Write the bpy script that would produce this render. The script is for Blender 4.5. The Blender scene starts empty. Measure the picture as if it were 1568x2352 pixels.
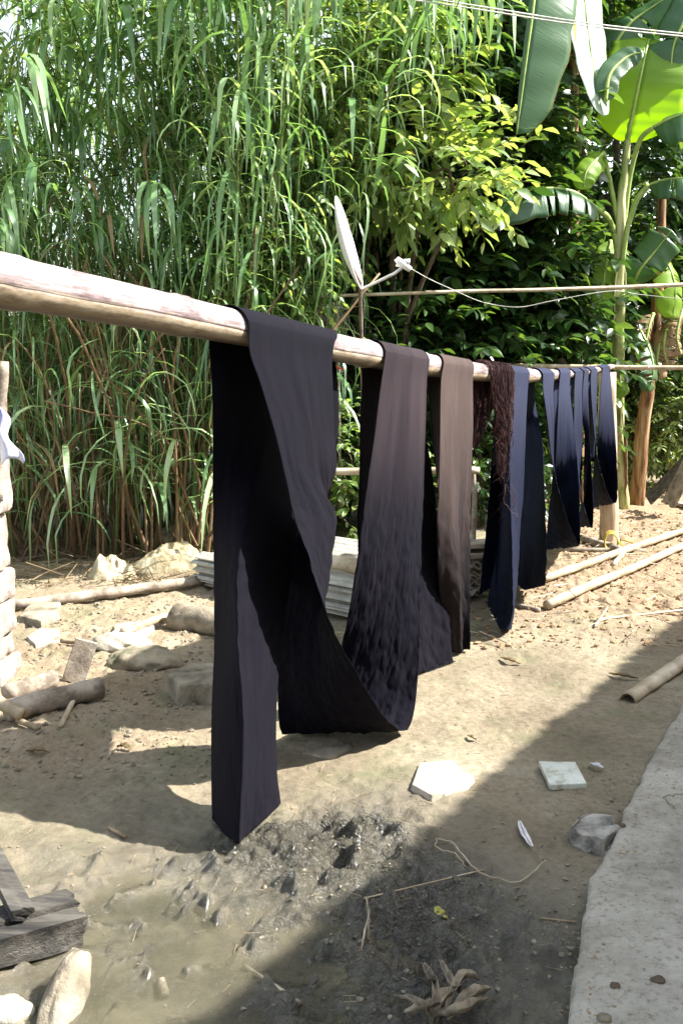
import bpy, math, random
import numpy as np
from mathutils import Vector, Matrix
random.seed(7); R = np.random.RandomState(11)
S = bpy.context.scene
C = S.collection
rad = math.radians
# ------------------------------------------------------------------ camera, sky, sun
HC = 1.39                      # eye height
FPX = 2200.0; CX = 784.0; CY = 1176.0      # focal length and centre for a picture 1568 wide
PIT = math.atan((CY-870)/FPX)
cam = bpy.data.cameras.new('camera'); camo = bpy.data.objects.new('camera', cam); C.objects.link(camo)
cam.sensor_fit = 'HORIZONTAL'; cam.sensor_width = 36; cam.lens = 36*FPX/1568
cam.clip_start = .05; cam.clip_end = 2000
camo.location = (0, 0, HC); camo.rotation_euler = (math.pi/2-PIT, 0, 0)
S.camera = camo
SUN_EL = rad(45); SUN_TO = Vector((.99, .05, 0)).normalized()*math.cos(SUN_EL) + Vector((0, 0, math.sin(SUN_EL)))
W = bpy.data.worlds.new('World'); S.world = W; W.use_nodes = True
wn = W.node_tree.nodes; bg = wn['Background']
sky = wn.new('ShaderNodeTexSky'); sky.sky_type = 'NISHITA'; sky.sun_disc = False
sky.sun_elevation = SUN_EL; sky.sun_rotation = math.atan2(SUN_TO.x, SUN_TO.y)
sky.air_density = 1.6; sky.dust_density = 3.0; sky.altitude = 300
hs_n = wn.new('ShaderNodeHueSaturation'); hs_n.inputs['Saturation'].default_value = .55     # thin bright haze whitens the sky
W.node_tree.links.new(sky.outputs[0], hs_n.inputs['Color']); W.node_tree.links.new(hs_n.outputs[0], bg.inputs[0]); bg.inputs[1].default_value = .112
sl = bpy.data.lights.new('sun', 'SUN'); sl.energy = 5; sl.angle = rad(.8); sl.color = (1, .96, .9)
so = bpy.data.objects.new('sun', sl); C.objects.link(so)
so.rotation_euler = SUN_TO.to_track_quat('Z', 'Y').to_euler()
S.view_settings.view_transform = 'Standard'; S.view_settings.look = 'None'
S.view_settings.exposure = 1.88; S.view_settings.gamma = 1
S.render.engine = 'CYCLES'
S.cycles.max_bounces = 8; S.cycles.transparent_max_bounces = 8

# ------------------------------------------------------------------ helpers
cp, sp = math.cos(PIT), math.sin(PIT)
def ray(px, py):
    a = (px-CX)/FPX; b = (CY-py)/FPX
    return Vector((a, cp+b*sp, -sp+b*cp))
def G(px, py, z=0.0):          # point on the ground seen there
    d = ray(px, py); t = (z-HC)/d.z
    return Vector((d.x*t, d.y*t, z))
def AT(px, py, Y):
    d = ray(px, py); t = Y/d.y
    return Vector((d.x*t, Y, HC+d.z*t))
PA, PB = -1.79, .497           # plan line of the drying pole: x = PA + PB*y
PD = Vector((PB, 1, 0)).normalized(); PN = Vector((1, -PB, 0)).normalized()
P0 = Vector((PA, 0, 0))
def PP(px, py, n=0.0):         # point on the upright plane through the pole, n in front of it
    d = ray(px, py); o = Vector((0, 0, HC))
    t = ((P0+PN*n-o).dot(PN))/d.dot(PN)
    return o+d*t
def PS(s, n, z):
    v = P0+PD*s+PN*n; v.z = z; return v

_tab = np.random.RandomState(5).rand(256, 256)
def vn(x, y, seed=0):
    x = np.asarray(x, float)+seed*17.3; y = np.asarray(y, float)+seed*9.7
    xi = np.floor(x).astype(int); yi = np.floor(y).astype(int)
    fx = x-xi; fy = y-yi; fx = fx*fx*(3-2*fx); fy = fy*fy*(3-2*fy)
    a = _tab[xi & 255, yi & 255]; b = _tab[(xi+1) & 255, yi & 255]
    c = _tab[xi & 255, (yi+1) & 255]; d = _tab[(xi+1) & 255, (yi+1) & 255]
    return (a*(1-fx)+b*fx)*(1-fy)+(c*(1-fx)+d*fx)*fy
def fbm(x, y, o=4, seed=0):
    s = 0; a = .5; t = 0
    for i in range(o):
        s = s+a*vn(x*2**i, y*2**i, seed+i*3); t += a; a *= .5
    return s/t                 # 0..1
def ss(a, b, x):
    t = np.clip((x-a)/(b-a), 0, 1); return t*t*(3-2*t)

def mesh(name, v, f, smooth=True):
    m = bpy.data.meshes.new(name)
    if isinstance(f, np.ndarray):
        v = np.asarray(v, dtype=np.float32); k = f.shape[1]
        m.vertices.add(len(v)); m.vertices.foreach_set('co', v.ravel())
        m.loops.add(f.size); m.loops.foreach_set('vertex_index', f.ravel().astype(np.int32))
        m.polygons.add(len(f)); m.polygons.foreach_set('loop_start', np.arange(0, f.size, k, dtype=np.int32))
        try: m.polygons.foreach_set('loop_total', np.full(len(f), k, dtype=np.int32))
        except Exception: pass
        m.update(calc_edges=True)
    else:
        m.from_pydata([tuple(a) for a in v], [], f); m.update()
    m.polygons.foreach_set('use_smooth', [smooth]*len(m.polygons))
    return m
def obj(name, me, mt=None, parent=None, loc=None, rot=None):
    o = bpy.data.objects.new(name, me); C.objects.link(o)
    if mt is not None and me is not None and len(me.materials) == 0: me.materials.append(mt)
    if parent is not None: o.parent = parent
    if loc is not None: o.location = loc
    if rot is not None: o.rotation_euler = rot
    return o
def tag(o, label, cat, group=None, kind=None):
    o['label'] = label; o['category'] = cat
    if group: o['group'] = group
    if kind: o['kind'] = kind
    return o
def empty(name, label, cat, loc=(0, 0, 0), group=None, rot=(0, 0, 0)):
    o = bpy.data.objects.new(name, None); C.objects.link(o); o.location = loc; o.rotation_euler = rot
    return tag(o, label, cat, group)
def struct(name, me, mt):
    o = obj(name, me, mt); o['kind'] = 'structure'; return o
def attr(me, name, vals):
    a = me.attributes.new(name, 'FLOAT', 'POINT'); a.data.foreach_set('value', np.asarray(vals, dtype=np.float32))

class MB:                       # collects shapes for ONE mesh
    def __init__(s): s.v = []; s.f = []
    def add(s, v, f):
        n = len(s.v); s.v += [tuple(a) for a in v]; s.f += [tuple(i+n for i in q) for q in f]
    def tube(s, pts, r, k=8, cap=True, squash=1.0, hollow=0):
        pts = [Vector(p) for p in pts]; n = len(pts)
        if not hasattr(r, '__len__'): r = [r]*n
        up = Vector((0, 0, 1)); vs = []; fs = []
        t0 = (pts[1]-pts[0]).normalized()
        if abs(t0.z) > .9: up = Vector((1, 0, 0))
        x = t0.cross(up).normalized()
        for i, p in enumerate(pts):
            t = (pts[min(i+1, n-1)]-pts[max(i-1, 0)]).normalized()
            x = (x-t*x.dot(t)).normalized(); y = t.cross(x)
            for j in range(k):
                a = 2*math.pi*j/k
                vs.append(p+x*(math.cos(a)*r[i])+y*(math.sin(a)*r[i]*squash))
        for i in range(n-1):
            for j in range(k):
                a = i*k+j; b = i*k+(j+1) % k
                fs.append((a, b, b+k, a+k))
        if cap:
            fs.append(tuple(range(k))[::-1]); fs.append(tuple(range((n-1)*k, n*k)))
        s.add(vs, fs); return s
    def box(s, c, d, rz=0, M=None):
        v = [Vector((x*d[0]/2, y*d[1]/2, z*d[2]/2)) for x in (-1, 1) for y in (-1, 1) for z in (-1, 1)]
        if M is None: M = Matrix.Rotation(rz, 3, 'Z')
        v = [M @ a+Vector(c) for a in v]
        s.add(v, [(0, 1, 3, 2), (4, 6, 7, 5), (0, 4, 5, 1), (2, 3, 7, 6), (0, 2, 6, 4), (1, 5, 7, 3)]); return s
    def build(s, name, mt, parent=None, smooth=True, loc=None):
        return obj(name, mesh(name, s.v, s.f, smooth), mt, parent, loc)

def crom(P, m):                 # Catmull-Rom through the rows of array P
    P = np.asarray(P, float); Q = np.vstack([2*P[0:1]-P[1:2], P, 2*P[-1:]-P[-2:-1]]); out = []
    for i in range(len(P)-1):
        a, b, c, d = Q[i], Q[i+1], Q[i+2], Q[i+3]
        for t in np.arange(m)/m:
            out.append(.5*((2*b)+(c-a)*t+(2*a-5*b+4*c-d)*t*t+(3*b-a-3*c+d)*t**3))
    out.append(P[-1]); return np.array(out)
def wob(pts, m, amp, seed=0):
    c = crom([tuple(p) for p in pts], m); r = np.random.RandomState(seed)
    c[1:-1] += r.randn(len(c)-2, 3)*amp
    return [Vector(p) for p in c]

# ------------------------------------------------------------------ materials
def newmat(name):
    m = bpy.data.materials.new(name); m.use_nodes = True
    return m, m.node_tree.nodes, m.node_tree.links, m.node_tree.nodes['Principled BSDF']
def ramp(nd, cols):
    r = nd.new('ShaderNodeValToRGB'); e = r.color_ramp.elements
    while len(e) < len(cols): e.new(.5)
    for i, (p, c) in enumerate(cols):
        e[i].position = p; e[i].color = (*c, 1) if len(c) == 3 else c
    return r
def noise(nd, lk, scale, detail=5, rough=.6, vec=None, stretch=None, coord='Object'):
    n = nd.new('ShaderNodeTexNoise'); n.inputs['Scale'].default_value = scale
    n.inputs['Detail'].default_value = detail; n.inputs['Roughness'].default_value = rough
    tc = nd.new('ShaderNodeTexCoord'); src = tc.outputs[coord]
    if stretch:
        mp = nd.new('ShaderNodeMapping'); mp.inputs['Scale'].default_value = stretch
        lk.new(src, mp.inputs[0]); src = mp.outputs[0]
    lk.new(vec if vec is not None else src, n.inputs['Vector']); return n
def stuffmat(name, c1, c2, rough=.8, scale=8, bump=.3, bscale=40, spec=.3, stretch=None, dist=.01, c3=None, coord='Object', lo=.35, hi=.65):
    m, nd, lk, b = newmat(name)
    n = noise(nd, lk, scale, 6, .65, stretch=stretch, coord=coord)
    cols = [(lo, c1), (hi, c2)] if c3 is None else [(lo, c1), ((lo+hi)/2, c2), (hi, c3)]
    r = ramp(nd, cols); lk.new(n.outputs[0], r.inputs[0]); lk.new(r.outputs[0], b.inputs['Base Color'])
    b.inputs['Roughness'].default_value = rough; b.inputs['Specular IOR Level'].default_value = spec
    if bump:
        n2 = noise(nd, lk, bscale, 6, .7, stretch=stretch, coord=coord); bp = nd.new('ShaderNodeBump')
        bp.inputs['Strength'].default_value = bump; bp.inputs['Distance'].default_value = dist
        lk.new(n2.outputs[0], bp.inputs['Height']); lk.new(bp.outputs[0], b.inputs['Normal'])
    return m
def leafmat(name, dark, mid, light, rough=.38, trans=.35, tcol=None, spec=.5, vein=0):
    m, nd, lk, b = newmat(name)
    at = nd.new('ShaderNodeAttribute'); at.attribute_name = 'tint'
    oi = nd.new('ShaderNodeObjectInfo'); ad = nd.new('ShaderNodeMath'); ad.operation = 'ADD'
    mu = nd.new('ShaderNodeMath'); mu.operation = 'MULTIPLY'; mu.inputs[1].default_value = .35
    lk.new(oi.outputs['Random'], mu.inputs[0]); lk.new(at.outputs['Fac'], ad.inputs[0]); lk.new(mu.outputs[0], ad.inputs[1])
    r = ramp(nd, [(.1, dark), (.6, mid), (1, light)]); lk.new(ad.outputs[0], r.inputs[0])
    lk.new(r.outputs[0], b.inputs['Base Color'])
    b.inputs['Roughness'].default_value = rough; b.inputs['Specular IOR Level'].default_value = spec
    tr = nd.new('ShaderNodeBsdfTranslucent'); mx = nd.new('ShaderNodeMixShader'); mx.inputs[0].default_value = trans
    h = nd.new('ShaderNodeMixRGB'); h.blend_type = 'MULTIPLY'; h.inputs[0].default_value = 1
    h.inputs[2].default_value = (*(tcol or (2.6, 2.2, .8)), 1)
    lk.new(r.outputs[0], h.inputs[1]); lk.new(h.outputs[0], tr.inputs[0])
    out = nd['Material Output']
    lk.new(b.outputs[0], mx.inputs[1]); lk.new(tr.outputs[0], mx.inputs[2]); lk.new(mx.outputs[0], out.inputs[0])
    if vein:
        tc = nd.new('ShaderNodeTexCoord'); sx = nd.new('ShaderNodeSeparateXYZ'); lk.new(tc.outputs['UV'], sx.inputs[0])
        nb = noise(nd, lk, 7, 4, .6, coord='UV'); mm = nd.new('ShaderNodeMath'); mm.operation = 'MULTIPLY_ADD'; mm.inputs[1].default_value = .16; lk.new(nb.outputs[0], mm.inputs[0]); lk.new(sx.outputs[1], mm.inputs[2])
        mrr = nd.new('ShaderNodeMapRange'); lk.new(mm.outputs[0], mrr.inputs[0]); mrr.inputs[1].default_value = 1.05; mrr.inputs[2].default_value = 1.09
        mb_ = nd.new('ShaderNodeMixRGB'); lk.new(mrr.outputs[0], mb_.inputs[0]); lk.new(r.outputs[0], mb_.inputs[1]); mb_.inputs[2].default_value = (.16, .09, .03, 1)
        lk.new(mb_.outputs[0], b.inputs['Base Color']); lk.new(mb_.outputs[0], h.inputs[1])
        n = noise(nd, lk, vein, 2, .5, coord='UV', stretch=(1, .03, 1)); bp = nd.new('ShaderNodeBump')
        bp.inputs['Strength'].default_value = .5; bp.inputs['Distance'].default_value = .004
        lk.new(n.outputs[0], bp.inputs['Height']); lk.new(bp.outputs[0], b.inputs['Normal'])
    return m
M = {}
M['reed'] = leafmat('reed_leaf', (.06, .13, .055), (.16, .29, .13), (.34, .46, .26), .3, .36, (2.0, 1.9, .8), spec=.8)
M['reeddry'] = leafmat('dry_leaf', (.16, .11, .05), (.28, .2, .1), (.36, .28, .16), .6, .25, (1, .9, .7))
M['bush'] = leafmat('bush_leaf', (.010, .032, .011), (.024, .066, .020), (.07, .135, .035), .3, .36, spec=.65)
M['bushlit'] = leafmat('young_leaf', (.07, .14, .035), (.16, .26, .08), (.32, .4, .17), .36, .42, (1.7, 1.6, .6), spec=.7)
M['ban'] = leafmat('banana_leaf', (.035, .085, .04), (.05, .12, .045), (.08, .17, .06), .3, .3, (2.8, 2.6, .5), .5, 55)
M['banpale'] = leafmat('painted_sheen_banana_leaf', (.24, .33, .27), (.3, .4, .33), (.36, .46, .4), .28, .2, (1.5, 1.5, .8), .9, 55)  # sun and sky glare painted in: paler copy of the banana leaf colour
M['banyoung'] = leafmat('young_banana_leaf', (.14, .25, .04), (.2, .32, .05), (.26, .38, .06), .4, .62, (3.0, 2.6, .8), .4, 55)
M['bandry'] = stuffmat('dry_banana', (.09, .05, .025), (.3, .2, .11), .8, 9, .5, 30, stretch=(1, 1, .15))
M['banstem'] = stuffmat('banana_stem', (.2, .26, .06), (.42, .42, .2), .5, 4, .4, 14, stretch=(3, 3, .35), c3=(.55, .52, .34))
M['banstem2'] = stuffmat('banana_stem_brown', (.05, .022, .012), (.26, .14, .06), .7, 7, .6, 16, stretch=(3, 3, .2), c3=(.4, .33, .2))
M['petiole'] = stuffmat('petiole', (.2, .3, .06), (.34, .42, .12), .45, 12, .1, 30)
M['cane'] = stuffmat('reed_cane', (.07, .045, .022), (.2, .125, .065), .6, 3, .2, 30, c3=(.12, .13, .05), stretch=(1, 1, .4))
M['canegreen'] = stuffmat('green_cane', (.05, .09, .02), (.12, .17, .05), .5, 3, .1, 30, c3=(.2, .2, .08), stretch=(1, 1, .4))
M['bark'] = stuffmat('bark', (.05, .038, .025), (.16, .12, .08), .9, 12, .7, 40)
M['wood'] = stuffmat('weathered_wood', (.12, .095, .07), (.27, .225, .175), .85, 9, .7, 30, stretch=(1, 1, 1), c3=(.38, .33, .27))
M['darkwood'] = stuffmat('dark_wet_wood', (.012, .011, .010), (.055, .05, .042), .7, 7, .9, 26, stretch=(.4, 3, 3), c3=(.11, .10, .085), spec=.4)
M['post'] = stuffmat('post_wood', (.3, .2, .12), (.48, .36, .24), .8, 5, .5, 18, stretch=(3, 3, .3), c3=(.56, .46, .33))
M['stone'] = stuffmat('stone', (.2, .18, .14), (.36, .33, .26), .9, 7, .7, 22, c3=(.46, .42, .34), dist=.02)
M['palestone'] = stuffmat('pale_stone', (.10, .085, .06), (.235, .2, .145), .9, 6, .8, 22, c3=(.33, .29, .22), dist=.02)
M['pinkstone'] = stuffmat('pinkish_flat_stone', (.27, .23, .18), (.42, .365, .3), .9, 9, .6, 30, c3=(.5, .45, .38))
M['mossstone'] = stuffmat('mossy_stone', (.05, .065, .03), (.2, .17, .12), .95, 6, .8, 22, c3=(.3, .26, .18))
M['greystone'] = stuffmat('grey_stone', (.12, .11, .1), (.34, .32, .28), .8, 10, .9, 20, c3=(.5, .47, .42), dist=.03)
M['block'] = stuffmat('mortar_block', (.17, .125, .1), (.31, .265, .22), .95, 9, .8, 35, c3=(.43, .385, .34), dist=.02)
M['fibre'] = stuffmat('fibre_cement', (.24, .23, .2), (.42, .4, .34), .9, 8, .4, 40)
M['sack'] = stuffmat('dirty_plastic_sheet', (.17, .125, .065), (.33, .27, .16), .6, 5, .9, 14, c3=(.43, .38, .26), dist=.03)
M['rope'] = stuffmat('yellow_rope', (.45, .33, .05), (.6, .5, .1), .6, 20, .5, 90)
M['dishw'] = stuffmat('white_enamel', (.62, .62, .6), (.75, .75, .74), .35, 4, 0)
M['metal'] = stuffmat('grey_metal', (.4, .4, .4), (.6, .6, .58), .45, 9, 0)
M['wire'] = stuffmat('wire', (.3, .29, .27), (.5, .48, .44), .5, 9, 0)
M['red'] = stuffmat('red_plastic', (.4, .02, .01), (.5, .04, .02), .4, 9, 0)
M['feather'] = stuffmat('feather', (.45, .44, .46), (.7, .69, .7), .7, 30, 0)
M['yleaf'] = leafmat('fallen_leaf', (.4, .38, .08), (.5, .48, .1), (.55, .5, .12), .6, .3, (1, 1, .6))
M['twig'] = stuffmat('twig', (.14, .10, .06), (.32, .25, .16), .85, 30, .3, 60)
M['husk'] = stuffmat('dried_husk', (.05, .04, .03), (.24, .2, .14), .75, 9, .6, 30, c3=(.42, .37, .28))
M['bluecloth'] = stuffmat('blue_white_plastic', (.06, .06, .42), (.5, .52, .68), .5, 9, .3, 20, c3=(.7, .7, .74), stretch=(1, 1, .3))
M['tileg'] = stuffmat('pale_tile', (.30, .25, .17), (.52, .55, .48), .35, 22, .1, 30, c3=(.62, .64, .58), lo=.34, hi=.62)
M['corr'] = stuffmat('roof_sheet', (.22, .2, .18), (.36, .34, .3), .8, 5, .2, 20)
M['wallm'] = stuffmat('house_wall', (.4, .36, .3), (.5, .46, .38), .9, 3, .3, 30)

# bamboo: long fibres, pale worn top and mottled flank
def bamboo(name, c1, c2, c3, flank=False):
    m, nd, lk, b = newmat(name)
    n = noise(nd, lk, 5, 7, .7, stretch=(1, 1, 1)); n2 = noise(nd, lk, 22, 5, .7, coord='UV', stretch=(6, .35, 1))
    mx = nd.new('ShaderNodeMath'); mx.operation = 'MULTIPLY_ADD'; mx.inputs[1].default_value = .5
    lk.new(n2.outputs[0], mx.inputs[0])
    h = nd.new('ShaderNodeMath'); h.operation = 'MULTIPLY'; h.inputs[1].default_value = .5
    lk.new(n.outputs[0], h.inputs[0]); lk.new(h.outputs[0], mx.inputs[2])
    r = ramp(nd, [(.40, c1), (.49, c2), (.56, c3)]); lk.new(mx.outputs[0], r.inputs[0])
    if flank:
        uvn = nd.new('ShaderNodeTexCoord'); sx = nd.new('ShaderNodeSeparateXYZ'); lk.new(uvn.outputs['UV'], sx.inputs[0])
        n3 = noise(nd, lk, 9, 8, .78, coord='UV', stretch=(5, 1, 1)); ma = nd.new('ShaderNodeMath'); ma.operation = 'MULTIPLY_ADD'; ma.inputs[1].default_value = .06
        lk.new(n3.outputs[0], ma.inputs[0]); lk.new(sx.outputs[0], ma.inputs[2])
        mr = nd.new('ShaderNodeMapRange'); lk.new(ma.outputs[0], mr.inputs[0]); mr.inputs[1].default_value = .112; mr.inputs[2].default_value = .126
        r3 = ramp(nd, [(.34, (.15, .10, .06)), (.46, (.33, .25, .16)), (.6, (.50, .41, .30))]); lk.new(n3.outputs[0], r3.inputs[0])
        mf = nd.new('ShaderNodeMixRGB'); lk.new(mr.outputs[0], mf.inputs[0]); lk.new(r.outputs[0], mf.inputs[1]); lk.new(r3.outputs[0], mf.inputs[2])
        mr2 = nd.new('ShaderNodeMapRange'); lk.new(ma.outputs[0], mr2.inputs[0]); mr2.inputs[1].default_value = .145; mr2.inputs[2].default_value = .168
        mg = nd.new('ShaderNodeMixRGB'); lk.new(mr2.outputs[0], mg.inputs[0]); lk.new(mf.outputs[0], mg.inputs[1]); mg.inputs[2].default_value = (.075, .05, .035, 1);  # underside shade painted in as a dark brown band
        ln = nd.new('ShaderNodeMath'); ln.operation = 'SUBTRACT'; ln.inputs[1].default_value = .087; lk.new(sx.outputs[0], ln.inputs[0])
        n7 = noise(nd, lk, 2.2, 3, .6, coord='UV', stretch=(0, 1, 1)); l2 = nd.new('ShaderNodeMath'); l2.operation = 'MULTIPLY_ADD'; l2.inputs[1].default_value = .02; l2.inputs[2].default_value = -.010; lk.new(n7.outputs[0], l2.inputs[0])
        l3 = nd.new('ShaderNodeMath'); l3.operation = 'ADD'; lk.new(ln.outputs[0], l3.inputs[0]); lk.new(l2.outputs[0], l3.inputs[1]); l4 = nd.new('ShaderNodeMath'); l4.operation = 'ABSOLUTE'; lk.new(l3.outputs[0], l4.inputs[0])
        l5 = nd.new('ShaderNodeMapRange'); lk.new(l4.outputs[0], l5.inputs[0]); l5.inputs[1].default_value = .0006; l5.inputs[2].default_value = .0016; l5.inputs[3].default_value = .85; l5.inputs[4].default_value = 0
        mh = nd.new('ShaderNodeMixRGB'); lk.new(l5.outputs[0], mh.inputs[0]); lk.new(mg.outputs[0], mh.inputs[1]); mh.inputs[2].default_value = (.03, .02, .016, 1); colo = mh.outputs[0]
    else: colo = r.outputs[0]
    lk.new(colo, b.inputs['Base Color']); b.inputs['Roughness'].default_value = .5
    b.inputs['Specular IOR Level'].default_value = .35
    bp = nd.new('ShaderNodeBump'); bp.inputs['Strength'].default_value = .25; bp.inputs['Distance'].default_value = .004
    lk.new(mx.outputs[0], bp.inputs['Height']); lk.new(bp.outputs[0], b.inputs['Normal'])
    return m
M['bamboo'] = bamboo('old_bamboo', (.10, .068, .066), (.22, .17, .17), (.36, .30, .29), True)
M['bamboo2'] = bamboo('pale_bamboo', (.17, .12, .07), (.36, .29, .19), (.5, .43, .32))

def clothmat(name, base, streak, samt, blue=None):
    m, nd, lk, b = newmat(name)
    n = noise(nd, lk, 6, 5, .6, coord='UV', stretch=(5, .7, 1)); n3 = noise(nd, lk, 2.2, 3, .6, coord='UV')
    r = ramp(nd, [(.3, base), (.7, tuple(x*1.3 for x in base))]); lk.new(n.outputs[0], r.inputs[0])
    n4 = noise(nd, lk, 3, 4, .6, coord='UV', stretch=(6, .8, 1))
    r2 = ramp(nd, [(.48, (0, 0, 0)), (.72, (1, 1, 1))]); lk.new(n4.outputs[0], r2.inputs[0])
    at = nd.new('ShaderNodeAttribute'); at.attribute_name = 'fade'
    mu = nd.new('ShaderNodeMath'); mu.operation = 'MULTIPLY_ADD'; mu.inputs[1].default_value = samt
    lk.new(r2.outputs[0], mu.inputs[0]); lk.new(at.outputs['Fac'], mu.inputs[2])
    mx = nd.new('ShaderNodeMixRGB'); lk.new(mu.outputs[0], mx.inputs[0]); lk.new(r.outputs[0], mx.inputs[1])
    mx.inputs[2].default_value = (*streak, 1); mx.use_clamp = True
    lk.new(mx.outputs[0], b.inputs['Base Color']); b.inputs['Roughness'].default_value = .85
    b.inputs['Specular IOR Level'].default_value = .07
    b.inputs['Sheen Weight'].default_value = .008; b.inputs['Sheen Roughness'].default_value = .5
    # fine vertical rumples and the thread grain
    n5 = noise(nd, lk, 60, 6, .7, coord='UV', stretch=(2, .5, 1)); bp = nd.new('ShaderNodeBump')
    bp.inputs['Strength'].default_value = .5; bp.inputs['Distance'].default_value = .004
    lk.new(n5.outputs[0], bp.inputs['Height']); lk.new(bp.outputs[0], b.inputs['Normal'])
    return m
M['c1'] = clothmat('black_cloth', (.0026, .0024, .0050), (.010, .0085, .012), .1)
M['c2'] = clothmat('purple_black_cloth', (.0030, .0027, .0058), (.042, .030, .033), .06)
M['c3'] = clothmat('faded_brown_cloth', (.0058, .0048, .0066), (.066, .047, .042), .3)
M['c5'] = clothmat('indigo_cloth', (.0042, .0063, .018), (.03, .035, .064), .08)
M['yarn'] = stuffmat('dark_red_yarn', (.018, .007, .008), (.075, .026, .024), .7, 30, .2, 80)

# ------------------------------------------------------------------ ground
def near(x, y, c, rx, ry):
    return np.exp(-(((x-c[0])/rx)**2+((y-c[1])/ry)**2))
PUD = [((470, 2140), .34, .22), ((620, 2190), .22, .14), ((330, 2290), .36, .12), ((600, 2320), .4, .1), ((160, 2340), .5, .06), ((820, 2280), .15, .1)]
def fields(x, y):
    pud = 0
    for (p, rx, ry) in PUD: pud = np.maximum(pud, near(x, y, G(*p), rx, ry))
    g = G(640, 2160); n = fbm(x*3, y*3, 4, 4)
    wet = np.clip(np.maximum(near(x, y, g, .95, .56)*1.6, near(x, y, G(330, 2290), .75, .36)*1.35)-.12+(n-.5)*.9, 0, 1)
    g2 = G(860, 2180); churn = np.clip(1.5*near(x, y, g2, .33, .72)-.08+1.2*near(x, y, G(700, 1950), .28, .16), 0, 1)*np.clip(.35+n*1.3, 0, 1.2)
    clod = ss(4.6, 6, y)*ss(.4, 1.6, x-(y-5)*.2)*ss(14, 11, y)
    left = ss(-.35, -.9, x)*ss(2.95, 3.4, y)*ss(7, 6, y)
    return pud, wet, churn, clod, left
def height(x, y):
    x = np.asarray(x, float); y = np.asarray(y, float)
    pud, wet, churn, clod, left = fields(x, y)
    h = (fbm(x*1.1, y*1.1, 3, 1)-.5)*.05 + (fbm(x*9, y*9, 4, 2)-.5)*.022+(fbm(x*31, y*31, 2, 12)-.5)*.008
    rid = 1-np.abs(2*fbm(x*19, y*19, 3, 7)-1)
    h = h + churn*((fbm(x*15, y*15, 4, 7)-.5)*.12+(rid-.74)*.02) + churn*.010 + wet*(fbm(x*11, y*11, 4, 14)-.5)*.046+wet*np.maximum(fbm(x*20, y*20, 3, 21)-.60, 0)*.14
    cl = fbm(x*17, y*17, 3, 9)
    h = h + (clod*.055+left*.035)*(np.maximum(cl, .45)-.5)*1.6
    h = h - pud*.030*(1-.6*churn)
    dd = np.maximum(np.abs(x-.2)-2.5, 0)
    h = h + ss(9, 22, y)*(.15+.5*fbm(x*.2, y*.2, 2, 3))
    return h
def axis(lo, hi, step, far, grow=1.25):
    a = list(np.arange(lo, hi+1e-6, step)); s = step; v = hi
    while v < far: s *= grow; v += s; a.append(v)
    s = step; v = lo; pre = []
    while v > -far*.6: s *= grow; v -= s; pre.append(v)
    return np.array(pre[::-1]+a)
xs = axis(-1.5, 1.7, .0088, 320, 1.035); ya = list(np.arange(1.6, 3.6, .0088)); s = .0088
while ya[-1] < 12: s = .0088*(ya[-1]/3.6)**1.6; ya.append(ya[-1]+s)
while ya[-1] < 320: s *= 1.25; ya.append(ya[-1]+s)
pre = []; s = .0088; v = 1.6
while v > -200: s *= 1.3; v -= s; pre.append(v)
ys = np.array(pre[::-1]+ya)
X, Y = np.meshgrid(xs, ys); Z = height(X, Y)
nx, ny = len(xs), len(ys)
idx = np.arange(nx*ny).reshape(ny, nx)
F = np.stack([idx[:-1, :-1].ravel(), idx[:-1, 1:].ravel(), idx[1:, 1:].ravel(), idx[1:, :-1].ravel()], 1)
gm = mesh('ground', np.stack([X.ravel(), Y.ravel(), Z.ravel()], 1), F)
pud, wet, churn, clod, left = fields(X.ravel(), Y.ravel())
attr(gm, 'wet', np.clip(wet+pud*.3+churn*.5, 0, 1)); attr(gm, 'clod', np.clip(clod+left*.4, 0, 1)); attr(gm, 'churn', churn)
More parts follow.
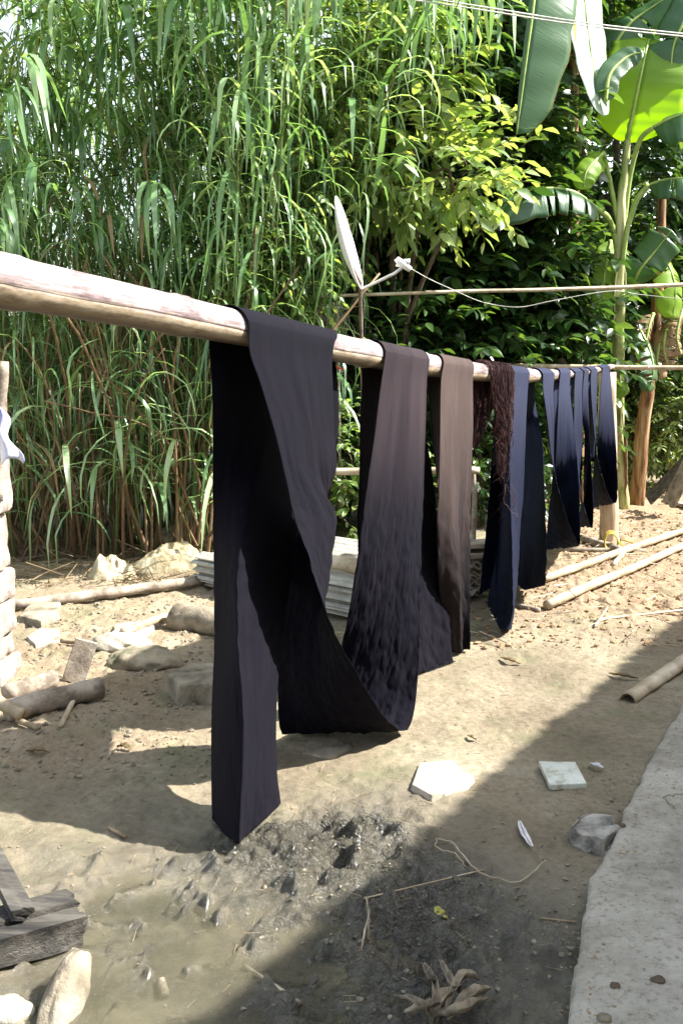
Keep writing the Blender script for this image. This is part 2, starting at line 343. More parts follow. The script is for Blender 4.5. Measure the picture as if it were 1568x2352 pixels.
def groundmat():
    m, nd, lk, b = newmat('earth')
    def at(n):
        a = nd.new('ShaderNodeAttribute'); a.attribute_name = n; return a.outputs['Fac']
    def mix(f, a, c, t='MIX'):
        x = nd.new('ShaderNodeMixRGB'); x.blend_type = t
        if isinstance(f, float): x.inputs[0].default_value = f
        else: lk.new(f, x.inputs[0])
        for i, s_ in ((1, a), (2, c)):
            if isinstance(s_, tuple): x.inputs[i].default_value = (*s_, 1)
            else: lk.new(s_, x.inputs[i])
        return x.outputs[0]
    n1 = noise(nd, lk, 1.7, 8, .65); r1 = ramp(nd, [(.34, (.165, .135, .09)), (.5, (.245, .205, .14)), (.66, (.32, .28, .2))])
    lk.new(n1.outputs[0], r1.inputs[0])
    n2 = noise(nd, lk, 38, 6, .75); r2 = ramp(nd, [(.3, (.62, .6, .56)), (.55, (1, 1, 1)), (.75, (1.12, 1.1, 1.05))]); lk.new(n2.outputs[0], r2.inputs[0])
    col = mix(1.0, r1.outputs[0], r2.outputs[0], 'MULTIPLY')
    red = mix(n1.outputs[0], (.24, .165, .10), (.34, .25, .165))
    col = mix(at('clod'), col, mix(1.0, red, r2.outputs[0], 'MULTIPLY'))
    n3 = noise(nd, lk, 2.4, 5, .6); r3 = ramp(nd, [(.52, (0, 0, 0)), (.68, (.55, .55, .55))]); lk.new(n3.outputs[0], r3.inputs[0])
    col = mix(r3.outputs[0], col, (.13, .145, .07))        # algae film
    n4 = noise(nd, lk, 9, 6, .7); r4 = ramp(nd, [(.35, (.05, .046, .031)), (.55, (.115, .102, .070)), (.72, (.185, .165, .115))]); lk.new(n4.outputs[0], r4.inputs[0])
    col = mix(at('wet'), col, r4.outputs[0])
    col = mix(at('churn'), col, (.068, .062, .044))
    lk.new(col, b.inputs['Base Color'])
    rr = nd.new('ShaderNodeMapRange'); lk.new(at('wet'), rr.inputs[0]); rr.inputs[3].default_value = .85; rr.inputs[4].default_value = .13
    lk.new(rr.outputs[0], b.inputs['Roughness'])
    sr = nd.new('ShaderNodeMapRange'); lk.new(at('wet'), sr.inputs[0]); sr.inputs[3].default_value = .25; sr.inputs[4].default_value = .7
    lk.new(sr.outputs[0], b.inputs['Specular IOR Level'])
    n5 = noise(nd, lk, 55, 8, .78); bp = nd.new('ShaderNodeBump'); bp.inputs['Strength'].default_value = .7; bp.inputs['Distance'].default_value = .018
    lk.new(n5.outputs[0], bp.inputs['Height'])
    n6 = noise(nd, lk, 42, 4, .6); n6.inputs['Distortion'].default_value = 1.2; b6 = nd.new('ShaderNodeBump'); b6.inputs['Distance'].default_value = .028
    lk.new(at('churn'), b6.inputs['Strength']); lk.new(n6.outputs[0], b6.inputs['Height']); lk.new(bp.outputs[0], b6.inputs['Normal']); lk.new(b6.outputs[0], b.inputs['Normal'])
    return m
struct('ground', gm, groundmat())
def gz(x, y): return float(height(x, y))
def GG(px, py, up=0.0):
    z = 0.0
    for _ in range(4):
        p = G(px, py, z+up); z = gz(p.x, p.y)
    return Vector((p.x, p.y, z+up))

# muddy water
wm, nd, lk, b = newmat('muddy_water')
n = noise(nd, lk, 3, 4, .6); r = ramp(nd, [(.35, (.07, .066, .043)), (.65, (.14, .125, .083))]); lk.new(n.outputs[0], r.inputs[0])
lk.new(r.outputs[0], b.inputs['Base Color']); b.inputs['Roughness'].default_value = .05
na = noise(nd, lk, 4.5, 5, .6); ra_ = ramp(nd, [(.35, (.22, .22, .22)), (.65, (.72, .72, .72))]); lk.new(na.outputs[0], ra_.inputs[0]); dpa = nd.new('ShaderNodeAttribute'); dpa.attribute_name = 'depth'; dm = nd.new('ShaderNodeMath'); dm.operation = 'MULTIPLY'; lk.new(ra_.outputs[0], dm.inputs[0]); lk.new(dpa.outputs['Fac'], dm.inputs[1]); lk.new(dm.outputs[0], b.inputs['Alpha'])
n = noise(nd, lk, 14, 3, .5); bp = nd.new('ShaderNodeBump'); bp.inputs['Strength'].default_value = .12; bp.inputs['Distance'].default_value = .01
lk.new(n.outputs[0], bp.inputs['Height']); lk.new(bp.outputs[0], b.inputs['Normal'])
wx, wy = np.meshgrid(np.linspace(-1.6, .35, 160), np.linspace(1.3, 2.75, 120)); k = np.arange(19200).reshape(120, 160)
hv = np.stack([wx.ravel(), wy.ravel(), np.full(19200, -.0135)], 1)
cen = hv[:, :2]-np.array([[-.62, 2.02]]); rr_ = np.sqrt((cen[:, 0]/.98)**2+(cen[:, 1]/.72)**2)
hv[:, 2] -= ss(.8, 1, rr_)*.06
wme = mesh('puddle_water', hv, np.stack([k[:-1, :-1].ravel(), k[:-1, 1:].ravel(), k[1:, 1:].ravel(), k[1:, :-1].ravel()], 1)); attr(wme, 'depth', np.clip((hv[:, 2]-height(hv[:, 0], hv[:, 1]))/.014, 0, 1)); struct('puddle_water', wme, wm)

# concrete apron on the right, broken edge, a real step up
edge_px = [(1235, 2800), (1285, 2520), (1311, 2352), (1318, 2290), (1326, 2228), (1341, 2150), (1348, 2114), (1355, 2066), (1363, 2012), (1380, 1982), (1401, 1948), (1425, 1904), (1438, 1862), (1464, 1808), (1485, 1768),
           (1509, 1717), (1539, 1667), (1568, 1618), (1640, 1520), (1750, 1400), (1900, 1270)]
HT = .055
ep = [G(x, y, HT) for x, y in edge_px]; ep = np.array([np.array(ep[i_])*(1-t_)+np.array(ep[i_+1])*t_ for i_ in range(len(ep)-1) for t_ in np.arange(24)/24])
rs = np.random.RandomState(3); ep[:, 0] += (fbm(ep[:, 1]*14, ep[:, 1]*0, 5, 3)-.5)*.022+(vn(ep[:, 1]*60, ep[:, 1]*0, 5)-.5)*.008
dirn = np.array([PN.x, PN.y, 0]); cols = [(-.012, -.10), (-.006, -.012), (.004, -.002), (.02, 0), (.15, .001), (.5, .004), (1.2, .006), (2.5, .008), (5, .008)]
V = []; 
for (o_, dz) in cols: V.append(ep+dirn*o_+np.array([0, 0, dz]))
V = np.stack(V, 1); V[:, 2:, 2] += ((fbm(V[:, 2:, 0]*4, V[:, 2:, 1]*4, 3, 6)-.5)*.006)
a_, b_ = V.shape[:2]; k = np.arange(a_*b_).reshape(a_, b_)
am = mesh('concrete_apron', V.reshape(-1, 3), np.stack([k[:-1, :-1].ravel(), k[:-1, 1:].ravel(), k[1:, 1:].ravel(), k[1:, :-1].ravel()], 1))
cm, nd, lk, b = newmat('old_concrete')
n1 = noise(nd, lk, 3.5, 9, .72); r1 = ramp(nd, [(.36, (.19, .17, .135)), (.5, (.315, .29, .24)), (.64, (.40, .375, .32))]); lk.new(n1.outputs[0], r1.inputs[0])
n2 = noise(nd, lk, 60, 6, .8); r2 = ramp(nd, [(.34, (.42, .38, .33)), (.46, (.95, .95, .94)), (.7, (1.1, 1.1, 1.1))]); lk.new(n2.outputs[0], r2.inputs[0])
mx = nd.new('ShaderNodeMixRGB'); mx.blend_type = 'MULTIPLY'; mx.inputs[0].default_value = 1; lk.new(r1.outputs[0], mx.inputs[1]); lk.new(r2.outputs[0], mx.inputs[2])
lk.new(mx.outputs[0], b.inputs['Base Color']); b.inputs['Roughness'].default_value = .85
bp = nd.new('ShaderNodeBump'); bp.inputs['Strength'].default_value = .5; bp.inputs['Distance'].default_value = .008; lk.new(n2.outputs[0], bp.inputs['Height']); lk.new(bp.outputs[0], b.inputs['Normal'])
struct('concrete_apron', am, cm)

# ------------------------------------------------------------------ house beside the yard (only its shade falls in the picture)
ED = Vector((.647, 1, 0)).normalized(); EN = Vector((ED.y, -ED.x, 0))
EH = 2.55; off = SUN_TO*(EH/SUN_TO.z)
e0 = G(1240, 1682)+Vector((off.x, off.y, EH))
hs = empty('house', 'plain house with corrugated eave beside the concrete apron', 'house', (e0.x, e0.y, 0))
def rel(p): return p-hs.location
mb = MB(); N = 520; A0, A1 = -9.0, 9.0
for i in range(N+1):
    s_ = A0+(A1-A0)*i/N; w = .012*math.sin(s_*2*math.pi/.13)
    jag = .05*(vn(s_*3, 0, 2)-.5)+.07*(fbm(s_*14, 0, 3, 4)-.5)
    for (o_, z_) in ((jag, EH), (4.2, EH+1.5)):
        p = e0+ED*s_+EN*o_; mb.v.append(tuple(rel(Vector((p.x, p.y, z_+w)))))
        mb.v.append(tuple(rel(Vector((p.x, p.y, z_+w-.012)))))
for i in range(N):
    a = i*4; c = a+4
    mb.f += [(a, c, c+2, a+2), (a+1, a+3, c+3, c+1), (a, a+1, c+1, c), (a+2, c+2, c+3, a+3)]
mb.f += [(0, 2, 3, 1), (N*4, N*4+1, N*4+3, N*4+2)]
mb.build('roof', M['corr'], hs)
for (o_, t_, h_) in ((1.3, .18, 2.95),):
    c = e0+EN*o_; mb = MB().box(rel(Vector((c.x, c.y, h_/2))), (t_, 17, h_), math.atan2(-ED.x, ED.y)); mb.build('wall', M['wallm'], hs, False)

# ------------------------------------------------------------------ the drying pole
pole_px = [(-260, 590), (0, 645), (200, 690), (400, 727), (555, 752), (760, 793), (860, 811), (990, 842), (1100, 857), (1225, 862), (1320, 856), (1402, 842)]
thick = [148, 124, 106, 91, 78, 67, 59, 50, 43, 30, 19, 12]
pc = [PP(x, y) for x, y in pole_px]
ps = [(p-P0).dot(PD) for p in pc]; pz = [p.z for p in pc]
pr = [t/FPX*p.y*.5*.97 for t, p in zip(thick, pc)]
print('pole z', [round(z, 2) for z in pz], 'r', [round(q, 3) for q in pr], 's', [round(q, 2) for q in ps])
_co = np.polyfit(ps, pr, 4); _cz = np.polyfit(ps, pz, 4)
def polr(s): return float(np.interp(s, ps, np.polyval(_co, ps)))
def polz(s): return float(np.polyval(_cz, min(s, ps[-1])))
nodes_s = []
q = ((PP(22, 650)-P0).dot(PD)); step = (PP(418, 730)-P0).dot(PD)-q
s_ = q-step
while s_ < ps[-1]: nodes_s.append(s_); s_ += step*(1-.012*len(nodes_s))
pts = []; rr = []; sl_ = np.arange(ps[0], ps[-1]+.08, .02); K = 96
for s_ in sl_:
    d = min(abs(s_-q) for q in nodes_s); nb = .0052*math.exp(-(d/.035)**2)-.0022*math.exp(-((d-.0)/.004)**2)
    pts.append(PS(s_, 0, polz(s_))); rr.append(polr(s_)+nb*1.15)
V = []; uv = []
for i, p in enumerate(pts):
    t = (pts[min(i+1, len(pts)-1)]-pts[max(0, i-1)]).normalized(); up = (Vector((0, 0, 1))-t*t.z).normalized(); x = t.cross(up)
    for j in range(K+1):
        a = 2*math.pi*j/K; rj = rr[i]*(1+.02*(vn(sl_[i]*2, a*1.3, 8)-.5))
        cr = abs(((a-rad(104))+.06*math.sin(sl_[i]*1.3)))       # the long split along the flank
        if cr < .036 and 1.9 < sl_[i] < 4.6 and vn(sl_[i]*1.5, 3, 3) > .25: rj -= .0022
        V.append(p+up*(math.cos(a)*rj)+x*(math.sin(a)*rj)); uv.append((j/K*.3, sl_[i]))
Fq = [(i*(K+1)+j, (i+1)*(K+1)+j, (i+1)*(K+1)+j+1, i*(K+1)+j+1) for i in range(len(pts)-1) for j in range(K)]
Fq += [tuple(range(K))[::-1], tuple((len(pts)-1)*(K+1)+j for j in range(K))]
pm = mesh('bamboo_pole', V, Fq); ul = pm.uv_layers.new(name='UVMap')
ul.data.foreach_set('uv', np.array([uv[l.vertex_index] for l in pm.loops]).ravel())
pole = empty('bamboo_pole', 'thick old bamboo drying pole carrying the dark cloths across the yard', 'bamboo pole', PS(ps[-1], 0, polz(ps[-1])))
def keep(o, par):      # parent without moving
    o.parent = par; o.matrix_parent_inverse = Matrix.Translation(-Vector(par.location)) if par.rotation_euler == (0, 0, 0) or True else None
    return o
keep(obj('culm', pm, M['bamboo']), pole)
for q in nodes_s:
    if q < ps[0]+.1: continue
    mb = MB(); c = PS(q, 0, polz(q)); t = PD; r0 = polr(q)
    mb.tube([c-t*.006, c-t*.003, c, c+t*.003, c+t*.006], [r0-.002, r0+.0012, r0+.0022, r0+.001, r0-.002], 40, False)
    keep(mb.build('node_ring', M['wood']), pole)

# ------------------------------------------------------------------ cloths
def ribbon(name, rows, mt, label, seed, fade=None, folds=.010, pleat=None, hem=True, sub=14, NC=44, group='dark cloths hung over the drying pole', fine=.0035):
    rows = [(q[0], (q[0]+q[1])/2, q[1]) if len(q) == 2 else q for q in rows]
    A = crom([tuple(q[0])+tuple(q[1])+tuple(q[2]) for q in rows], sub)
    L = A[:, :3]; Mi = A[:, 3:6]; Rr = A[:, 6:]; n = len(A); u = np.linspace(0, 1, NC)
    P = L[:, None, :]*(1-u)[None, :, None]+Rr[:, None, :]*u[None, :, None]+(Mi-(L+Rr)/2)[:, None, :]*(1-np.abs(2*u-1)**1.15)[None, :, None]
    mid = (L+Rr)/2; v = np.concatenate([[0], np.cumsum(np.linalg.norm(np.diff(mid, axis=0), axis=1))])
    du = Rr-L; wdt = np.linalg.norm(du, axis=1, keepdims=True); dv = np.gradient(mid, axis=0)
    nrm = np.cross(du, dv); nrm /= np.linalg.norm(nrm, axis=1, keepdims=True)+1e-9
    # only rumple where the cloth hangs free of the pole
    hz = np.array([polz((Vector(m_)-P0).dot(PD)) for m_ in mid]); free = ss(.03, .28, hz-mid[:, 2])
    uu, vv = np.meshgrid(u, v)
    w_ = float(np.mean(wdt))
    d1 = (fbm(uu*w_*7+seed+.8*vn(vv*1.5, vv*0, seed), vv*1.1, 2, seed)-.5)*2*folds
    d2 = ((1-np.abs(2*fbm(uu*w_*19+vv*6, vv*13-uu*w_*9, 4, seed+5)-1))**2.2-.5)*2.0*fine*ss(.15, .8, hz-mid[:, 2])[:, None]
    d3 = (fbm(uu*w_*17+1.5*fbm(uu*3, vv*2, 2, seed+2), vv*2.6+uu*3, 3, seed+9)-.5)*2*fine*1.1
    d = (d1+d3)*(.12+.88*free[:, None])+d2*(.35+1.0*ss(.2, 1.0, hz-mid[:, 2])[:, None])
    if pleat is not None: d = d+pleat(uu, vv, (hz-mid[:, 2])[:, None])
    P = P+nrm[:, None, :]*d[:, :, None]
    zmin = P[:, :, 2] < .012; P[:, :, 2] = np.where(zmin, .012+P[:, :, 2]*.02, P[:, :, 2])
    k = np.arange(n*NC).reshape(n, NC)
    F_ = np.stack([k[:-1, :-1].ravel(), k[:-1, 1:].ravel(), k[1:, 1:].ravel(), k[1:, :-1].ravel()], 1)
    me = mesh(name, P.reshape(-1, 3), F_)
    ul = me.uv_layers.new(name='UVMap'); U = np.stack([(uu*w_+seed).ravel(), vv.ravel()], 1)
    ul.data.foreach_set('uv', U[F_.ravel()].ravel())
    hd = hz[:, None]-P[:, :, 2]
    attr(me, 'fade', (fade(uu, vv, hd) if fade else np.zeros_like(uu)).ravel())
    mid0 = Vector(P[n//2, NC//2])
    par = empty(name, label, 'cloth', (mid0.x, mid0.y, 0.0), group)
    o = keep(obj('fabric', me, mt), par)
    md = o.modifiers.new('thickness', 'SOLIDIFY'); md.thickness = .0016; md.offset = 0
    if hem:
        for c_ in (0, NC-1):
            keep(MB().tube([Vector(p) for p in P[::2, c_]], .0016, 5).build('hem', mt), par)
    return par
def over(pxa, pxb, a0=-170, a1=10, n=9, ra=1.06, back=None):
    """rows from the back (a0) over the top to the front; pxa, pxb = where the two edges cross the pole"""
    sa = (PP(pxa, 840)-P0).dot(PD); sb = (PP(pxb, 840)-P0).dot(PD); out = []
    sa = (PP(pxa, 840, polr(sa))-P0).dot(PD); sb = (PP(pxb, 840, polr(sb))-P0).dot(PD)
    ba, bb = back if back else (pxa, pxb)
    ka = (PP(ba, 840, -.05)-P0).dot(PD); kb = (PP(bb, 840, -.05)-P0).dot(PD)
    for i in range(n):
        t = i/(n-1); a = rad(180+(0-180)*t)             # 180 = back, 90 = top, 0 = front
        e = t if True else t
        ra_, rb_ = polr(sa)*ra+.0065, polr(sb)*ra+.0065
        s1 = ka*(1-e)+sa*e; s2 = kb*(1-e)+sb*e
        out.append((PS(s1, ra_*math.cos(a), polz(s1)+ra_*math.sin(a)), PS(s2, rb_*math.cos(a), polz(s2)+rb_*math.sin(a))))
    return out
def rws(lst, pz_shift=0): return [(PP(*a), PP(*b)) for a, b in lst]

# cloth A : loose end behind, over the pole, swag, over the pole again, tail behind
def rw3(lst): return [(PP(*a), PP(*m_), PP(*b)) for a, m_, b in lst]
A = rw3([((484, 1908, -.05), (556, 1938, .17), (633, 1850, .07)), ((485, 1800, -.10), (558, 1810, .15), (630, 1760, .05)), ((486, 1640, -.16), (560, 1640, .10), (633, 1600, .0)), ((487, 1460, -.20), (556, 1460, .04), (640, 1450, -.08)),
         ((486, 1300, -.21), (556, 1300, -.02), (668, 1310, -.12)), ((485, 1150, -.18), (580, 1150, -.06), (748, 1170, -.11)), ((484, 1000, -.13), (620, 1000, -.07), (777, 1010, -.085)), ((484, 880, -.08), (630, 885, -.062), (777, 900, -.06))])
A += over(566, 761, back=(488, 772))
A += rws([((574, 810, .062), (762, 830, .06)), ((598, 879, .068), (764, 890, .062)), ((630, 984, .08), (768, 990, .06)), ((654, 1083, .09), (770, 1090, .055))])
A += rw3([((675, 1180, .10), (767, 1180, .07), (722, 1180, -.05)), ((701, 1253, .12), (762, 1258, .07), (672, 1250, -.09)),
          ((728, 1335, .14), (752, 1345, .04), (655, 1330, -.12)), ((765, 1440, .16), (732, 1440, .0), (634, 1430, -.16)), ((820, 1548, .19), (740, 1545, .02), (633, 1530, -.19)), ((872, 1632, .21), (755, 1628, .02), (638, 1610, -.2))])
A += rws([((905, 1668, .22), (642, 1668, -.2)), ((926, 1677, .22), (652, 1690, -.2)), ((941, 1662, .22), (676, 1680, -.19)), ((953, 1610, .21), (720, 1630, -.17)), ((961, 1520, .19), (765, 1540, -.12)),
          ((966, 1400, .16), (797, 1430, -.05)), ((970, 1260, .13), (822, 1280, .01)), ((974, 1120, .1), (842, 1120, .045)), ((977, 980, .075), (862, 980, .055)), ((979, 880, .06), (875, 880, .055))])
A += over(980, 879, back=(940, 833))[::-1]
A += rws([((945, 880, -.055), (832, 880, -.06)), ((968, 970, -.05), (829, 980, -.07)), ((992, 1100, -.04), (827, 1100, -.08)), ((1006, 1210, -.02), (822, 1190, -.09)), ((1018, 1310, 0), (824, 1290, -.10)), ((1028, 1410, .03), (846, 1420, -.1)),
          ((1036, 1510, .05), (880, 1520, -.08)), ((1041, 1606, .06), (915, 1616, -.06))])
def pleatA(u, v, hd):            # the loose end gathers into a fold as it falls
    return np.where(v < 1.6, .035*ss(.5, 1.3, hd)*np.sin(u*2*math.pi*1.15+.4), 0)
def fadeA(u, v, hd):
    return np.clip(ss(3.6, 4.6, v)*ss(.75, .1, hd)*.55*fbm(u*5, v*1.2, 3, 3)*1.6, 0, 1)
ribbon('hanging_cloth', A, M['c2'], 'longest black cloth, nearest, looped twice over the pole with a deep sagging fold', 2, fadeA, .011, pleatA, sub=16, NC=76)
# brown cloth
B = rws([((1026, 1420, -.10), (1070, 1430, -.10)), ((1018, 1240, -.10), (1074, 1250, -.09)), ((1006, 1120, -.09), (1078, 1120, -.08)), ((992, 1020, -.075), (1068, 1000, -.07)), ((985, 930, -.065), (1058, 930, -.06))])
B += over(1013, 1083, back=(983, 1056))
B += rws([((1012, 880, .06), (1085, 880, .055)), ((1012, 980, .065), (1086, 980, .06)), ((1011, 1100, .07), (1084, 1100, .065)), ((1011, 1220, .07), (1083, 1220, .065)), ((1018, 1340, .05), (1083, 1340, .07)), ((1028, 1440, .02), (1082, 1430, .075)), ((1041, 1535, -.01), (1079, 1494, .08))])
mb = MB(); r_ = random.Random(6)
for i in range(26):
    t = r_.random(); a = PP(486+t*70, 1906+t*30, -.05+t*.22) if i < 17 else PP(558+t*74, 1936-t*86, .17-t*.1); c_ = [a+Vector((0, 0, .01))]
    for q in range(3): c_.append(c_[-1]+Vector((r_.gauss(0, .006), r_.gauss(0, .004), -.006-.006*r_.random())))
    c_ = [Vector((p.x, p.y, max(p.z, .008))) for p in c_]; mb.tube(c_, .0008, 3, False)
fr = [o for o in C.objects if o.name == 'hanging_cloth'][0]; keep(mb.build('frayed_threads', M['c1']), fr)['kind'] = 'stuff'
def pleatB(u, v, hd): return .035*ss(.35, 1.1, hd)*np.sin(u*2*math.pi*1.05+2.6)
ribbon('hanging_cloth', B, M['c3'], 'faded brown cloth hanging straight down between the black cloth and the skein of yarn', 5, lambda u, v, hd: np.clip(ss(1.1, .0, hd)*.75+.1*ss(.5, .3, u), 0, 1), .012, pleatB)
# navy cloth beside the yarn
Cc = rws([((1098, 1368, -.1), (1125, 1352, -.06)), ((1108, 1270, -.1), (1140, 1270, -.07)), ((1122, 1120, -.09), (1155, 1120, -.07)), ((1134, 980, -.07), (1180, 980, -.065)), ((1136, 900, -.06), (1180, 900, -.06))])
Cc += over(1168, 1212, back=(1136, 1180))
Cc += [(PP(*a), PP(*m_), PP(*b)) for a, m_, b in [((1169, 900, .05), (1186, 900, .055), (1211, 900, .05)), ((1163, 1000, .0), (1174, 1000, .085), (1207, 1000, .045)), ((1150, 1120, -.08), (1171, 1120, .12), (1202, 1120, .04)),
        ((1136, 1240, -.12), (1172, 1240, .16), (1195, 1240, .05)), ((1125, 1340, -.15), (1173, 1340, .19), (1187, 1340, .07)), ((1119, 1410, -.18), (1173, 1410, .2), (1180, 1410, .1)), ((1115, 1438, -.2), (1158, 1447, .15), (1176, 1446, .14))]]
ribbon('hanging_cloth', Cc, M['c5'], 'indigo cloth with its twisted end hanging lowest, just right of the yarn skein', 8, lambda u, v, hd: np.clip(ss(.6, .02, hd)*.6, 0, 1), .011)
# navy swag
D = rws([((1251, 1345, .16), (1180, 1362, -.2)), ((1252, 1300, .2), (1184, 1310, -.22)), ((1251, 1230, .2), (1188, 1230, -.22)), ((1250, 1130, .17), (1199, 1130, -.2)), ((1246, 1030, .06), (1205, 1010, -.15)), ((1235, 960, -.035), (1203, 960, -.10)), ((1228, 915, -.055), (1200, 915, -.065))])
D += over(1270, 1243, back=(1226, 1200))
D = D + rws([((1270, 900, .05), (1247, 900, .052)), ((1271, 980, .045), (1257, 980, .065)), ((1269, 1060, .02), (1265, 1055, .09)), ((1266, 1130, -.04), (1280, 1130, .12)), ((1258, 1200, -.12), (1300, 1195, .16)), ((1254, 1250, -.17), (1322, 1243, .2)), ((1258, 1262, -.18), (1331, 1254, .2)),
             ((1262, 1240, -.17), (1333, 1225, .2)), ((1268, 1150, -.08), (1330, 1120, .15)), ((1273, 1050, .01), (1320, 1010, .1)), ((1279, 950, .045), (1312, 930, .065)), ((1283, 890, .045), (1308, 890, .05))])
D += over(1283, 1307, back=(1266, 1290))[::-1]
D += rws([((1270, 930, -.06), (1292, 930, -.06)), ((1274, 1060, -.07), (1296, 1060, -.07)), ((1280, 1150, -.07), (1300, 1150, -.07))])
fadeN = lambda u, v, hd: np.clip(ss(.5, .02, hd)*.7, 0, 1)
ribbon('hanging_cloth', D, M['c5'], 'indigo cloth looped over the pole twice, its sagging fold reaching the ground poles', 12, fadeN, .010, NC=30)
E = rws([((1280, 1100, -.06), (1299, 1100, -.06)), ((1280, 960, -.06), (1299, 960, -.06))]) + over(1318, 1336, back=(1280, 1299))
E += rws([((1318, 900, .045), (1336, 900, .045)), ((1318, 1000, .06), (1336, 1000, .03)), ((1326, 1090, .1), (1334, 1090, -.03)), ((1340, 1160, .14), (1333, 1160, -.12)), ((1356, 1208, .17), (1331, 1200, -.16)), ((1362, 1200, .17), (1336, 1206, -.16)),
          ((1360, 1120, .12), (1338, 1150, -.1)), ((1353, 1000, .06), (1340, 1000, .01)), ((1349, 900, .04), (1338, 900, .03))])
E += over(1349, 1339, back=(1315, 1305))[::-1] + rws([((1315, 960, -.06), (1305, 960, -.06)), ((1315, 1060, -.06), (1305, 1060, -.06))])
ribbon('hanging_cloth', E, M['c5'], 'narrow indigo cloth with small curled loop at its foot, next to last along the pole', 15, fadeN, .009, NC=26)
Fc = rws([((1322, 1080, -.06), (1338, 1080, -.06)), ((1320, 940, -.06), (1336, 940, -.06))]) + over(1355, 1369, back=(1320, 1336))
Fc += rws([((1356, 880, .04), (1370, 880, .04)), ((1361, 950, .06), (1369, 960, .02)), ((1368, 1030, .09), (1366, 1040, -.03)), ((1380, 1090, .13), (1362, 1100, -.1)), ((1396, 1135, .16), (1360, 1145, -.16)), ((1410, 1155, .18), (1361, 1164, -.18)), ((1416, 1145, .18), (1364, 1158, -.17)),
           ((1417, 1080, .14), (1370, 1090, -.08)), ((1411, 980, .09), (1373, 990, .01)), ((1403, 890, .05), (1379, 890, .035))])
Fc += over(1398, 1381, back=(1366, 1348))[::-1] + rws([((1366, 900, -.06), (1348, 900, -.06)), ((1366, 1060, -.06), (1348, 1060, -.06))])
ribbon('hanging_cloth', Fc, M['c5'], 'farthest indigo cloth, looped at the pole end in front of the wooden post', 18, fadeN, .009, NC=26)

# skein of yarn: many strands over the pole
mb = MB(); r = random.Random(4)
s0 = (PP(1102, 840)-P0).dot(PD); s1 = (PP(1157, 840)-P0).dot(PD)
for i in range(230):
    s_ = r.uniform(s0, s1); R0 = polr(s_)+.003+r.uniform(0, .018); zz = polz(s_)
    dn = r.uniform(.34, .62)*(.65+.35*math.sin(math.pi*(s_-s0)/(s1-s0))); db = r.uniform(.2, .42); ds = (s0+s1)/2-s_
    pts = [PS(s_-.08+ds*.5, -R0-.02, zz-db), PS(s_-.05, -R0-.005, zz-db*.5)]
    for a in (170, 130, 90, 50, 10): pts.append(PS(s_, R0*math.cos(rad(a)), zz+R0*math.sin(rad(a))))
    j = lambda w: r.gauss(0, w)
    pts += [PS(s_+j(.01)+ds*.1, R0+j(.008)+.005, zz-dn*.3), PS(s_+ds*.35+j(.014), R0+.012+j(.012), zz-dn*.62), PS(s_+ds*.55+j(.018), R0+.012+j(.016), zz-dn*.9), PS(s_+ds*.5+j(.02), R0+.01+j(.02), zz-dn)]
    c = wob(pts, 3, .0016, i)
    mb.tube(c, .0019, 3, False)
for i in range(9):
    a = PS((s0+s1)/2+r.uniform(-.06, .12), .1, polz(s0)-.6); c = [a]
    for q in range(7): c.append(c[-1]+Vector((r.gauss(0, .02), r.gauss(0, .015), -.035+r.gauss(0, .012))))
    mb.tube(wob(c, 3, .001, i), .0014, 3, False)
sk = mb.build('yarn_skein', M['yarn'])
tag(sk, 'skein of dark reddish brown yarn tangled over the pole between the cloths', 'yarn skein')

# post under the far end of the pole
pb = GG(1398, 1244); ptop = PS(ps[-1]-.05, -.02, polz(ps[-1])-.05)
mb = MB(); c = wob([pb+Vector((0, 0, -.15)), pb, (pb*.5+Vector((ptop.x, ptop.y, ptop.z))*.5), Vector((ptop.x, ptop.y, ptop.z))], 5, .006, 3)
mb.tube(c, [.088-.016*i/len(c)+.003*math.sin(i*1.7) for i in range(len(c))], 14)
tag(mb.build('wooden_post', M['post']), 'stout peeled wooden post standing under the far end of the bamboo pole', 'post')

# ------------------------------------------------------------------ other poles, wires, dish
def bambpole(name, a, b, r0, r1, step, mt, label, cat='bamboo pole', sag=0, seed=0, group=None):
    n = 26; a = Vector(a); b = Vector(b); L_ = (b-a).length; t = (b-a).normalized(); rr = random.Random(seed); V = []; Rr = []; q = rr.uniform(.05, step)
    nod = []
    while q < L_: nod.append(q); q += step*rr.uniform(.85, 1.1)
    xs_ = sorted(set([L_*i/n for i in range(n+1)]+[y for q in nod for y in (q-.012, q-.004, q, q+.004, q+.012) if 0 < y < L_]))
    for x in xs_:
        k_ = x/L_; p = a+t*x; p.z -= sag*4*k_*(1-k_); p += Vector((vn(x*1.3, seed)*.012, 0, vn(x*1.5, seed+4)*.012))
        d = min([abs(x-q) for q in nod]+[9]); V.append(p); Rr.append((r0+(r1-r0)*k_)*(1+.16*math.exp(-(d/.006)**2)))
    o = MB().tube(V, Rr, 10).build(name, mt)
    return tag(o, label, cat, group)
bambpole('bamboo_rail', AT(715, 683, 8.0), AT(1640, 653, 8.9), .013, .02, .42, M['bamboo2'], 'thin upper bamboo rail passing in front of the trees below the satellite dish', seed=1)
bambpole('bamboo_rail', AT(1120, 840, 8.9), AT(1650, 847, 8.9), .022, .022, .5, M['bamboo2'], 'pale bamboo rail level with the drying pole, behind the indigo cloths', seed=2)
bambpole('bamboo_rail', AT(640, 1086, 7.6), AT(1100, 1083, 7.6), .03, .03, .5, M['bamboo2'], 'low bamboo rail seen between the black cloths', seed=3)
